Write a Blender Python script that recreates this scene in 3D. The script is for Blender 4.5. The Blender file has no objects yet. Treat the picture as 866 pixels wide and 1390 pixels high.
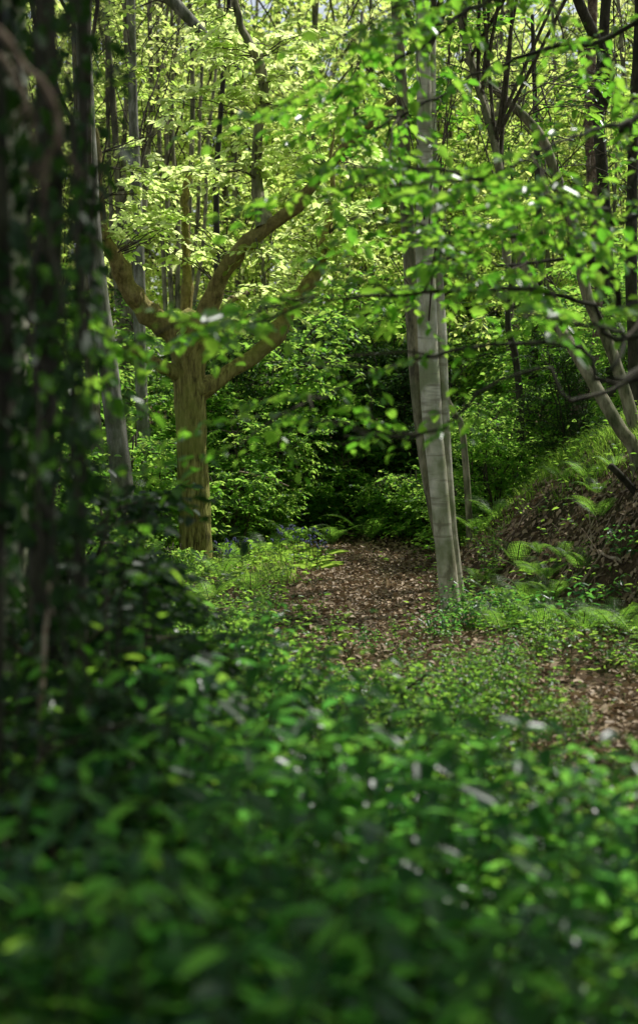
import bpy, math
import numpy as np
from mathutils import Vector

# ------------------------------------------------------------------ basics
F, CX, HY, CH = 2600.0, 433.0, 540.0, 1.6      # lens in photo pixels, horizon row, eye height
rng = np.random.default_rng(11)
scene = bpy.context.scene
COL = scene.collection

def at(px, py, D):
    return np.array([(px - CX) / F * D, D, CH - (py - HY) / F * D])
def PX(px, D):
    return (px - CX) / F * D
def nrm(v):
    return v / np.maximum(np.linalg.norm(v, axis=-1, keepdims=True), 1e-9)
def sstep(t):
    t = np.clip(t, 0, 1); return t * t * (3 - 2 * t)
U = rng.uniform

SUN = nrm(np.array([0.60, 0.50, 1.04]))

# ------------------------------------------------------------------ terrain
FOOT_Y = [-30, 8, 10, 12, 14, 16, 17.5, 20, 25, 60]
FOOT_X = [2.0, 2.05, 2.05, 1.9, 1.5, 1.08, .95, 1.1, 1.9, 5]
BH_Y = [-30, 12, 14, 16, 18, 20, 25, 60]
BH_H = [1.8, 1.8, 1.7, 1.34, .96, .62, .4, .4]
def gh(x, y):
    x = np.asarray(x, float); y = np.asarray(y, float)
    s = x - np.interp(y, FOOT_Y, FOOT_X)
    s = s + .05 * np.sin(y * 2.3 + 1) + .03 * np.sin(y * 5.1 + x)
    h = np.interp(y, BH_Y, BH_H) * (.5 * sstep(s / 1.5) + .5 * np.clip(s / 1.5, 0, 1)) + .10 * np.clip(s - 1, 0, 12)
    h = h + .30 * sstep((-1.7 - x) / 2.2)
    h = h + np.clip(y - 19.5, 0, 60) * .035
    h = h + .025 * np.sin(x * 2.1 + .4 * y) * np.sin(y * 1.7) + .012 * np.sin(x * 6.3) * np.sin(y * 5.7 + 1)
    h = h - .04 * np.exp(-((x - .45) / .7) ** 2) * sstep((22 - y) / 3)
    return h
def bank_s(x, y):
    return x - np.interp(y, FOOT_Y, FOOT_X)
def path_c(y):
    return np.interp(y, [0, 8, 10, 12, 15, 18, 20], [1.3, 1.4, 1.25, .65, .42, .45, .5])
def on_path(x, y):            # 1 on the leaf-strewn hollow way, fading to its edges
    w = np.interp(y, [0, 9, 12, 16, 19.5, 21], [.26, .32, .46, .50, .50, .15])
    return sstep((w + .25 - np.abs(x - path_c(y) + .08 * np.sin(y * 3))) / .32) * (y < 20.6)

# ------------------------------------------------------------------ mesh building
def mesh(name, V, Fq, mat, smooth=False):
    V = np.ascontiguousarray(V, np.float32); Fq = np.ascontiguousarray(Fq, np.int32)
    me = bpy.data.meshes.new(name)
    n = len(Fq); k = Fq.shape[1]
    me.vertices.add(len(V)); me.vertices.foreach_set('co', V.ravel())
    me.loops.add(n * k); me.loops.foreach_set('vertex_index', Fq.ravel())
    me.polygons.add(n); me.polygons.foreach_set('loop_start', np.arange(0, n * k, k, dtype=np.int32))
    me.update(calc_edges=True)
    if smooth:
        me.polygons.foreach_set('use_smooth', np.ones(n, bool))
    me.materials.append(mat)
    return me

def root(name, label, cat, loc, group=None, kind=None):
    o = bpy.data.objects.new(name, None); COL.objects.link(o)
    o.empty_display_size = .1
    o.location = [float(c) for c in loc]
    o['label'] = label; o['category'] = cat
    if group: o['group'] = group
    if kind: o['kind'] = kind
    return o
def part(name, VF, mat, parent, smooth=False, label=None):
    V, Fq = VF
    if len(V) == 0: return None
    loc = np.array(parent.location)
    if parent.parent is not None: loc = np.zeros(3)
    o = bpy.data.objects.new(name, mesh(name, V - loc, Fq, mat, smooth))
    COL.objects.link(o); o.parent = parent
    if label: o['label'] = label
    return o
def solo(name, VF, mat, label, cat, loc, group=None, kind=None, smooth=False):
    V, Fq = VF
    o = bpy.data.objects.new(name, mesh(name, V - np.array(loc), Fq, mat, smooth))
    o.location = [float(c) for c in loc]; COL.objects.link(o)
    if label: o['label'] = label
    if cat: o['category'] = cat
    if group: o['group'] = group
    if kind: o['kind'] = kind
    return o
def dup(src, loc, rz, sc, label=None, group=None, tilt=(0, 0)):
    r = src.copy(); COL.objects.link(r)
    r.location = [float(c) for c in loc]; r.rotation_euler = (tilt[0], tilt[1], float(rz))
    r.scale = (sc, sc, sc) if np.isscalar(sc) else sc
    if label: r['label'] = label
    if group: r['group'] = group
    for ch in list(src.children):
        c = ch.copy(); COL.objects.link(c); c.parent = r
    return r
def cat_(*parts):
    Vs, Fs, o = [], [], 0
    for V, Fq in parts:
        if len(V) == 0: continue
        Vs.append(V); Fs.append(Fq + o); o += len(V)
    if not Vs: return np.zeros((0, 3)), np.zeros((0, 4), int)
    return np.concatenate(Vs), np.concatenate(Fs)

def spline(P, n):                         # Catmull-Rom through control points
    P = np.asarray(P, float)
    if len(P) == 2: P = np.array([P[0], P.mean(0), P[1]])
    Q = np.vstack([2 * P[0] - P[1], P, 2 * P[-1] - P[-2]])
    m = len(P) - 1
    t = np.linspace(0, m, n); i = np.minimum(t.astype(int), m - 1); u = (t - i)[:, None]
    a, b, c, d = Q[i], Q[i + 1], Q[i + 2], Q[i + 3]
    return .5 * (2 * b + (c - a) * u + (2 * a - 5 * b + 4 * c - d) * u ** 2 + (3 * b - a - 3 * c + d) * u ** 3)

def tubes(P, R, sides, lump=0.0, cap=True):  # P (K,N,3), R (K,N)
    P = np.asarray(P, float); R = np.asarray(R, float)
    if P.ndim == 2: P = P[None]
    if R.ndim == 1: R = np.broadcast_to(R, P.shape[:2])
    K, N, _ = P.shape
    if sides >= 6: sides += sides % 2
    T = nrm(np.gradient(P, axis=1))
    mt = np.abs(nrm(T.mean(1))); ref = np.eye(3)[np.argmin(mt, axis=1)][:, None, :]
    u = nrm(np.cross(T, np.broadcast_to(ref, T.shape))); v = np.cross(T, u)
    a = np.linspace(0, 2 * math.pi, sides, endpoint=False)
    r = np.broadcast_to(R[:, :, None], (K, N, sides)).copy()
    if lump > 0:
        s = np.cumsum(np.linalg.norm(np.diff(P, axis=1, prepend=P[:, :1]), axis=2), axis=1)[:, :, None]
        for f, g, w in ((1, 3.1, .5), (2, 7.3, .45), (3, 13., .3), (5, 23., .2), (7, 9., .16)):
            ph = U(0, 6.28, (K, 1, 1)); r *= 1 + lump * w * np.sin(f * a + ph + g * s * .35) * np.cos(g * s + ph * 2)
    V = P[:, :, None, :] + r[..., None] * (np.cos(a)[:, None] * u[:, :, None, :] + np.sin(a)[:, None] * v[:, :, None, :])
    V = V.reshape(-1, 3)
    idx = np.arange(K * N * sides).reshape(K, N, sides); nx = np.roll(idx, -1, axis=2)
    Fq = np.stack([idx[:, :-1], nx[:, :-1], nx[:, 1:], idx[:, 1:]], -1).reshape(-1, 4)
    if cap and sides >= 6:
        ev = P[:, -1] + T[:, -1] * R[:, -1:] * .5
        e = len(V) + np.arange(K); V = np.vstack([V, ev])
        i2, n2 = idx[:, -1], nx[:, -1]
        Fc = np.stack([i2, n2, np.broadcast_to(e[:, None], i2.shape), np.broadcast_to(e[:, None], i2.shape)], -1).reshape(-1, 4)
        # degenerate quads are avoided by pairing sectors
        Fc = np.stack([i2[:, ::2], n2[:, ::2], n2[:, 1::2], np.broadcast_to(e[:, None], i2[:, ::2].shape)], -1).reshape(-1, 4)
        Fq = np.vstack([Fq, Fc])
    return V, Fq

def leaves(pos, d, nn, L, W, fold=.18, curl=.12):
    d = nrm(d); s = nrm(np.cross(nn, d)); nn = np.cross(d, s)
    L = np.broadcast_to(np.asarray(L, float).reshape(-1, 1) if np.ndim(L) else L, (len(pos), 1))
    W = np.broadcast_to(np.asarray(W, float).reshape(-1, 1) if np.ndim(W) else W, (len(pos), 1)) * .5
    up = nn * W * fold * 2
    m1 = pos + d * L * .30; m2 = pos + d * L * .68 - nn * L * curl * .35
    V = np.stack([pos, m1 + s * W * .92 + up, m2 + s * W * .78 + up * .8, pos + d * L - nn * L * curl,
                  m2 - s * W * .78 + up * .8, m1 - s * W * .92 + up], 1).reshape(-1, 3)
    b = np.arange(len(pos))[:, None] * 6
    Fq = np.concatenate([b + [0, 1, 2, 3], b + [0, 3, 4, 5]], 0)
    return V, Fq

def lit_gap(p, targets, zmin=3.0):       # True where foliage would stand in a shaft of sunlight
    kill = np.zeros(len(p), bool)
    for (c, r) in targets:
        v = p - c; al = v @ SUN
        pr = np.linalg.norm(v - al[:, None] * SUN, axis=1)
        kill |= (al > zmin) & (pr < r * (1 + .25 * np.sin(3 * v[:, 0] + 2 * v[:, 1])))
    kill |= (p[:, 2] > 5.5) & ((p[:, 0] - .3) ** 2 + (p[:, 1] - 11.5) ** 2 < 1.9 ** 2)  # opening cut in the canopy over the path to let sky light in
    u = p[:, 0] - p[:, 2] * SUN[0] / SUN[2]; v = p[:, 1] - p[:, 2] * SUN[1] / SUN[2]
    g = np.sin(2.6 * u + 1.3 * np.sin(1.1 * v) + .4) * np.sin(2.2 * v + 1.1 * np.sin(1.7 * u)) + .45 * np.sin(6.1 * u + 2 * np.sin(2.9 * v)) * np.sin(5.3 * v + 1)
    kill |= (p[:, 2] > 2.6) & (g > np.where(v < 4.4, .95, np.where(v < 6.0, .25, -.38)))  # dapple pattern cut into the foliage, kept mostly closed for the near ground
    return kill
TARGETS = []

def sprays(base, d, ln, n, leafL, ratio=.62, droop=.12, tilt=.5, carve=True, twig_r=.003, size_var=.45, ang=.85):
    K = len(base)
    if K == 0: return (np.zeros((0, 3)), np.zeros((0, 4), int)), (np.zeros((0, 3)), np.zeros((0, 4), int))
    d = nrm(d); ln = np.broadcast_to(ln, (K,))
    if carve and TARGETS:                # sprays left out where a sun gap is cut
        k = ~lit_gap(base + d * (ln * .5)[:, None], TARGETS)
        base, d, ln = base[k], d[k], ln[k]; K = len(base)
        if K == 0: return (np.zeros((0, 3)), np.zeros((0, 4), int)), (np.zeros((0, 3)), np.zeros((0, 4), int))
    up = np.array([0, 0, 1.0]); perp = nrm(np.cross(d, up) + 1e-6)
    t = (np.arange(n) + .6) / n
    tt = np.broadcast_to(t, (K, n)) + U(-.3, .3, (K, n)) / n
    side = np.where(np.arange(n) % 2 == 0, 1., -1.)[None, :] * np.ones((K, 1))
    side[:, -1] *= .15
    P = base[:, None] + d[:, None] * (ln[:, None] * tt)[..., None] - up * (droop * ln[:, None] * tt ** 2)[..., None]
    a = U(ang - .3, ang + .3, (K, n))
    ld = d[:, None] * np.cos(a)[..., None] + perp[:, None] * (side * np.sin(a))[..., None]
    ld = ld + rng.normal(0, .22, (K, n, 3)) - up * U(.0, .45, (K, n, 1))
    ln_n = np.array([0, 0, 1.0]) + rng.normal(0, tilt, (K, n, 3))
    sz = leafL * U(1 - size_var, 1 + size_var, (K, n)) * (1 - .35 * np.abs(tt - .45))
    pos = P.reshape(-1, 3); ld = ld.reshape(-1, 3); nn = ln_n.reshape(-1, 3); sz = sz.ravel()
    if carve and TARGETS:
        k = ~lit_gap(pos, TARGETS); pos, ld, nn, sz = pos[k], ld[k], nn[k], sz[k]
    LV = leaves(pos, ld, nn, sz, sz * ratio)
    tw = (np.zeros((0, 3)), np.zeros((0, 4), int))
    if twig_r > 0:
        q = np.linspace(0, .95, 4)
        twig_r = twig_r * .6
        TP = base[:, None] + d[:, None] * (ln[:, None] * q)[..., None] - up * (droop * ln[:, None] * q ** 2)[..., None]
        tw = tubes(TP, np.array([1.3, 1., .8, .3]) * twig_r, 3)
    return LV, tw

def along(P, tmin, m, tmax=1.0):         # random points on bough polylines
    K, N, _ = P.shape
    k = rng.integers(0, K, m); t = U(tmin, tmax, m) * (N - 1); i = np.minimum(t.astype(int), N - 2); u = (t - i)[:, None]
    return P[k, i] * (1 - u) + P[k, i + 1] * u, nrm(P[k, i + 1] - P[k, i])

def hdir(m, bias, amt=.6, zt=.25):
    a = U(0, 6.283, m); h = np.stack([np.cos(a), np.sin(a), rng.normal(0, zt, m)], 1)
    return nrm(h + bias * amt)

def boughs(P0, P1, lift=.25, n=8, wob=.06):
    P0 = np.asarray(P0, float); P1 = np.asarray(P1, float); K = len(P0)
    L = np.linalg.norm(P1 - P0, axis=1)[:, None]
    C = (P0 + P1) / 2 + np.array([0, 0, 1.0]) * L * lift + rng.normal(0, .08, (K, 3)) * L
    t = np.linspace(0, 1, n)[None, :, None]
    B = (1 - t) ** 2 * P0[:, None] + 2 * t * (1 - t) * C[:, None] + t ** 2 * P1[:, None]
    B[:, 1:] += rng.normal(0, wob, (K, n - 1, 3)) * L[:, None] * .25
    return B

def ellipsoid(c, r, m, shell=.35):
    v = nrm(rng.normal(0, 1, (m, 3))); q = U(shell ** 3, 1, (m, 1)) ** (1 / 3)
    return np.asarray(c) + v * q * np.asarray(r)

def crown(trunk, tr, c, r, K, m, sl, n, leafL, ratio=.62, br=.02, lift=.2, droop=.15, tilt=.5, shell=.35, tmin=.35, twig_r=.004, amt=.6, carve=True):
    """boughs from the trunk polyline into an ellipsoid, leafy sprays along them"""
    E = ellipsoid(c, r, K, shell)
    N = len(trunk); t = U(tr[0], tr[1], K) * (N - 1)
    i = np.minimum(t.astype(int), N - 2); u = (t - i)[:, None]
    P0 = trunk[i] * (1 - u) + trunk[i + 1] * u
    B = boughs(P0, E, lift)
    ln = np.linalg.norm(E - P0, axis=1)
    R = np.linspace(1, .18, B.shape[1])[None] * (.5 * br * np.clip(ln / 2.0, .4, 1.6))[:, None]
    wood = tubes(B, R, 5)
    p, d = along(B, tmin, m)
    LV, tw = sprays(p, hdir(m, d, amt), sl * U(.6, 1.3, m), n, leafL, ratio, droop, tilt, twig_r=twig_r, carve=carve)
    return LV, cat_(wood, tw)

# ------------------------------------------------------------------ materials
def new_mat(name):
    m = bpy.data.materials.new(name); m.use_nodes = True
    nt = m.node_tree; nt.nodes.clear()
    return m, nt, lambda t, **k: nt.nodes.new(t)
def ramp(nt, fac, stops):
    r = nt.nodes.new('ShaderNodeValToRGB'); e = r.color_ramp.elements
    while len(e) < len(stops): e.new(.5)
    for k, (p, c) in zip(e, stops):
        k.position = p; k.color = (*c, 1)
    nt.links.new(fac, r.inputs[0]); return r.outputs[0]

def leaf_mat(name, c0, c1, t0, t1, rough=.42, spec=.5, trans=.5, cell=1.3, rare=None):
    m, nt, N = new_mat(name)
    out = N('ShaderNodeOutputMaterial'); geo = N('ShaderNodeNewGeometry'); tc = N('ShaderNodeTexCoord')
    no = N('ShaderNodeTexNoise'); no.inputs['Scale'].default_value = cell; no.inputs['Detail'].default_value = 2
    nt.links.new(tc.outputs['Object'], no.inputs['Vector'])
    mx = N('ShaderNodeMath'); mx.operation = 'MULTIPLY_ADD'; mx.inputs[1].default_value = .55
    nt.links.new(geo.outputs['Random Per Island'], mx.inputs[0])
    mm = N('ShaderNodeMath'); mm.operation = 'MULTIPLY'; mm.inputs[1].default_value = .45
    nt.links.new(no.outputs[0], mm.inputs[0]); nt.links.new(mm.outputs[0], mx.inputs[2])
    st = [(0.1, c0), (.85, c1)]; ts = [(.1, t0), (.85, t1)]
    if rare: st.append((.97, rare)); ts.append((.97, rare))
    base = ramp(nt, mx.outputs[0], st); tr = ramp(nt, mx.outputs[0], ts)
    bs = N('ShaderNodeBsdfPrincipled'); bs.inputs['Roughness'].default_value = rough
    bs.inputs['Specular IOR Level'].default_value = spec * .55
    nt.links.new(base, bs.inputs['Base Color'])
    tl = N('ShaderNodeBsdfTranslucent'); nt.links.new(tr, tl.inputs['Color'])
    ms = N('ShaderNodeMixShader'); ms.inputs[0].default_value = trans
    nt.links.new(bs.outputs[0], ms.inputs[1]); nt.links.new(tl.outputs[0], ms.inputs[2])
    nt.links.new(ms.outputs[0], out.inputs['Surface'])
    return m

def bark_mat(name, cols, sc=(9, 9, 1.6), bump=.5, blotch=None, blotch_amt=.5, rough=.85, rings=0.0, dist=.02):
    m, nt, N = new_mat(name)
    out = N('ShaderNodeOutputMaterial'); tc = N('ShaderNodeTexCoord')
    mp = N('ShaderNodeMapping'); mp.inputs['Scale'].default_value = sc
    nt.links.new(tc.outputs['Object'], mp.inputs['Vector'])
    n1 = N('ShaderNodeTexNoise'); n1.inputs['Scale'].default_value = 3; n1.inputs['Detail'].default_value = 8; n1.inputs['Roughness'].default_value = .68
    nt.links.new(mp.outputs[0], n1.inputs['Vector'])
    col = ramp(nt, n1.outputs[0], [(.38, cols[0]), (.5, cols[1]), (.64, cols[2])])
    h = n1.outputs[0]
    if blotch:
        n2 = N('ShaderNodeTexNoise'); n2.inputs['Scale'].default_value = 4.2; n2.inputs['Detail'].default_value = 5
        nt.links.new(tc.outputs['Object'], n2.inputs['Vector'])
        f = ramp(nt, n2.outputs[0], [(.45, (0, 0, 0)), (.62, (blotch_amt,) * 3)])
        mx = N('ShaderNodeMix'); mx.data_type = 'RGBA'
        nt.links.new(f, mx.inputs[0]); nt.links.new(col, mx.inputs[6]); mx.inputs[7].default_value = (*blotch, 1)
        col = mx.outputs[2]
    if rings > 0:
        mp2 = N('ShaderNodeMapping'); mp2.inputs['Scale'].default_value = (3, 3, 26)
        nt.links.new(tc.outputs['Object'], mp2.inputs['Vector'])
        n3 = N('ShaderNodeTexNoise'); n3.inputs['Scale'].default_value = 1; n3.inputs['Detail'].default_value = 3
        nt.links.new(mp2.outputs[0], n3.inputs['Vector'])
        f = ramp(nt, n3.outputs[0], [(.56, (0, 0, 0)), (.68, (rings,) * 3)])
        mx = N('ShaderNodeMix'); mx.data_type = 'RGBA'
        nt.links.new(f, mx.inputs[0]); nt.links.new(col, mx.inputs[6]); mx.inputs[7].default_value = (*cols[0], 1)
        col = mx.outputs[2]
    bs = N('ShaderNodeBsdfPrincipled'); bs.inputs['Roughness'].default_value = rough
    bs.inputs['Specular IOR Level'].default_value = .25
    nt.links.new(col, bs.inputs['Base Color'])
    bp = N('ShaderNodeBump'); bp.inputs['Strength'].default_value = bump; bp.inputs['Distance'].default_value = dist
    nt.links.new(h, bp.inputs['Height']); nt.links.new(bp.outputs[0], bs.inputs['Normal'])
    nt.links.new(bs.outputs[0], out.inputs['Surface'])
    return m

M = {}
M['oak'] = leaf_mat('oak_leaf', (.06, .11, .014), (.12, .17, .025), (.66, .96, .17), (.95, .99, .50), trans=.80)
M['beech'] = leaf_mat('beech_leaf', (.018, .080, .010), (.045, .13, .014), (.14, .56, .03), (.56, .90, .09), trans=.58, rough=.28, spec=.9)
M['hazel'] = leaf_mat('hazel_leaf', (.025, .085, .012), (.065, .14, .02), (.50, .86, .09), (.93, .98, .30), trans=.70, rough=.45)
M['far'] = leaf_mat('far_leaf', (.04, .09, .015), (.09, .15, .022), (.62, .90, .12), (.97, .99, .42), trans=.72, rough=.45)
M['holly'] = leaf_mat('evergreen_leaf', (.016, .042, .014), (.042, .09, .022), (.05, .14, .02), (.14, .28, .04), trans=.3, rough=.5, spec=.12)
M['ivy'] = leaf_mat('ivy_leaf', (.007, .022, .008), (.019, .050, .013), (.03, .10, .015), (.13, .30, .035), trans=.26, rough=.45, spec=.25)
M['shrub'] = leaf_mat('shrub_leaf', (.016, .070, .016), (.045, .125, .022), (.24, .66, .06), (.68, .92, .16), trans=.6, rough=.45, spec=.35)
M['nettle'] = leaf_mat('shaded_undergrowth_leaf', (.008, .046, .018), (.022, .088, .026), (.08, .40, .06), (.34, .74, .10), trans=.55, rough=.30, spec=.65)  # shade of the near undergrowth is put into these darker, bluer colours
M['bramble'] = leaf_mat('bramble_leaf', (.014, .066, .016), (.042, .125, .022), (.20, .62, .05), (.60, .90, .12), trans=.56, rough=.30, spec=.65)
M['fern'] = leaf_mat('fern_leaf', (.028, .088, .016), (.06, .13, .022), (.22, .60, .05), (.50, .82, .10), trans=.55, rough=.4, spec=.5)
M['grass'] = leaf_mat('grass_blade', (.045, .12, .014), (.09, .17, .022), (.32, .70, .05), (.66, .90, .14), trans=.55, rough=.5)
M['cover'] = leaf_mat('cover_leaf', (.016, .070, .014), (.045, .125, .02), (.26, .64, .05), (.62, .90, .12), trans=.57, spec=.8, rough=.42)
M['litter'] = leaf_mat('dead_leaf', (.14, .096, .056), (.50, .365, .225), (.13, .085, .05), (.36, .25, .14), trans=.15, rough=.55, cell=3, rare=(.48, .38, .27))
M['bluebell'] = leaf_mat('bluebell_petal', (.09, .10, .26), (.17, .18, .40), (.10, .11, .3), (.16, .18, .4), trans=.3, rough=.5)
def oak_bark():
    m = bark_mat('oak_bark', [(.07, .065, .018), (.28, .26, .065), (.48, .45, .14)], sc=(10, 10, 1.8), bump=1.0, blotch=(.22, .25, .045), blotch_amt=.75, dist=.03)
    nt = m.node_tree; bs = [n for n in nt.nodes if n.type == 'BSDF_PRINCIPLED'][0]; src = bs.inputs['Base Color'].links[0].from_socket
    tc = nt.nodes.new('ShaderNodeTexCoord'); sp = nt.nodes.new('ShaderNodeSeparateXYZ'); nt.links.new(tc.outputs['Object'], sp.inputs[0])
    no = nt.nodes.new('ShaderNodeTexNoise'); no.inputs['Scale'].default_value = 5; no.inputs['Detail'].default_value = 6; nt.links.new(tc.outputs['Object'], no.inputs['Vector'])
    ad = nt.nodes.new('ShaderNodeMath'); ad.operation = 'MULTIPLY_ADD'; ad.inputs[1].default_value = 1.3; nt.links.new(no.outputs[0], ad.inputs[0]); nt.links.new(sp.outputs[2], ad.inputs[2])
    mr = nt.nodes.new('ShaderNodeMapRange'); mr.inputs[1].default_value = 2.0; mr.inputs[2].default_value = 3.1; nt.links.new(ad.outputs[0], mr.inputs[0]); mr.inputs[4].default_value = .6
    n2 = nt.nodes.new('ShaderNodeTexNoise'); n2.inputs['Scale'].default_value = 17; n2.inputs['Detail'].default_value = 8; n2.inputs['Roughness'].default_value = .7; nt.links.new(tc.outputs['Object'], n2.inputs['Vector'])
    br = ramp(nt, n2.outputs[0], [(.32, (.08, .058, .022)), (.52, (.27, .20, .075)), (.7, (.48, .38, .17))])
    mx = nt.nodes.new('ShaderNodeMix'); mx.data_type = 'RGBA'; nt.links.new(mr.outputs[0], mx.inputs[0]); nt.links.new(src, mx.inputs[6]); nt.links.new(br, mx.inputs[7])
    nt.links.new(mx.outputs[2], bs.inputs['Base Color'])
    return m
M['oakbark'] = oak_bark()
M['oaklimb'] = M['oakbark']
M['beechbark'] = bark_mat('beech_bark', [(.24, .22, .15), (.56, .53, .40), (.72, .69, .56)], sc=(3.2, 3.2, 1.1), bump=.2, blotch=(.20, .24, .10), blotch_amt=.8, rings=.75, rough=.6, dist=.01)  # moss and lichen blotches, strengthened to paint in dappled sun and leaf shadow
M['greybark'] = bark_mat('grey_bark', [(.08, .08, .06), (.20, .20, .15), (.36, .355, .30)], sc=(5, 5, 1.4), bump=.5, blotch=(.075, .10, .035), blotch_amt=.6)
M['polebark'] = bark_mat('pole_bark', [(.08, .074, .045), (.24, .22, .135), (.40, .37, .25)], sc=(6, 6, 1.6), bump=.5, blotch=(.06, .085, .025), blotch_amt=.6)
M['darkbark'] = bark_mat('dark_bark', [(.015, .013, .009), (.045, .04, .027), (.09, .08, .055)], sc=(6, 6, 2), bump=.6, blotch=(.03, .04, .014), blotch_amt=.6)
M['deadwood'] = bark_mat('dead_wood', [(.07, .045, .028), (.19, .135, .09), (.34, .27, .20)], sc=(6, 6, 6), bump=.5)
M['palewood'] = bark_mat('pale_dead_wood', [(.15, .10, .065), (.33, .25, .17), (.48, .40, .30)], sc=(6, 6, 6), bump=.4)
M['twig'] = bark_mat('twig_bark', [(.03, .024, .014), (.07, .058, .036), (.12, .10, .07)], sc=(6, 6, 6), bump=.2)
M['stem'] = leaf_mat('green_stem', (.05, .10, .025), (.09, .13, .035), (.08, .16, .03), (.14, .22, .05), trans=.2)

def ground_mat():
    m, nt, N = new_mat('woodland_soil')
    out = N('ShaderNodeOutputMaterial'); tc = N('ShaderNodeTexCoord')
    n1 = N('ShaderNodeTexNoise'); n1.inputs['Scale'].default_value = 14; n1.inputs['Detail'].default_value = 10; n1.inputs['Roughness'].default_value = .7
    n2 = N('ShaderNodeTexNoise'); n2.inputs['Scale'].default_value = .9; n2.inputs['Detail'].default_value = 4
    v = N('ShaderNodeTexVoronoi'); v.inputs['Scale'].default_value = 22
    for q in (n1, n2, v): nt.links.new(tc.outputs['Object'], q.inputs['Vector'])
    c1 = ramp(nt, n1.outputs[0], [(.3, (.03, .02, .012)), (.5, (.085, .055, .032)), (.72, (.18, .12, .07))])
    f = ramp(nt, n2.outputs[0], [(.52, (0, 0, 0)), (.66, (.5, .5, .5))])
    mx = N('ShaderNodeMix'); mx.data_type = 'RGBA'; nt.links.new(f, mx.inputs[0]); nt.links.new(c1, mx.inputs[6]); mx.inputs[7].default_value = (.03, .05, .014, 1)
    bs = N('ShaderNodeBsdfPrincipled'); bs.inputs['Roughness'].default_value = .95; bs.inputs['Specular IOR Level'].default_value = .1
    nt.links.new(mx.outputs[2], bs.inputs['Base Color'])
    bp = N('ShaderNodeBump'); bp.inputs['Strength'].default_value = .8; bp.inputs['Distance'].default_value = .05
    ad = N('ShaderNodeMath'); ad.operation = 'ADD'; nt.links.new(n1.outputs[0], ad.inputs[0]); nt.links.new(v.outputs[0], ad.inputs[1])
    nt.links.new(ad.outputs[0], bp.inputs['Height']); nt.links.new(bp.outputs[0], bs.inputs['Normal'])
    nt.links.new(bs.outputs[0], out.inputs['Surface'])
    return m
M['ground'] = ground_mat()

# ------------------------------------------------------------------ ground
def build_ground():
    xs = np.concatenate([np.linspace(-250, -12, 16), np.arange(-11.5, -4, .4), np.arange(-4, 5, .09), np.arange(5, 12, .4), np.linspace(12.5, 250, 16)])
    ys = np.concatenate([np.linspace(-60, -2, 12), np.arange(-1.5, 6, .3), np.arange(6, 24, .09), np.arange(24, 45, .5), np.linspace(46, 300, 20)])
    X, Y = np.meshgrid(xs, ys)
    Z = gh(X, Y) + rng.normal(0, .008, X.shape)
    V = np.stack([X, Y, Z], -1).reshape(-1, 3)
    i = np.arange(X.size).reshape(X.shape)
    Fq = np.stack([i[:-1, :-1], i[:-1, 1:], i[1:, 1:], i[1:, :-1]], -1).reshape(-1, 4)
    o = bpy.data.objects.new('ground', mesh('ground', V, Fq, M['ground'], True)); COL.objects.link(o)
    o['kind'] = 'structure'
build_ground()

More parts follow.
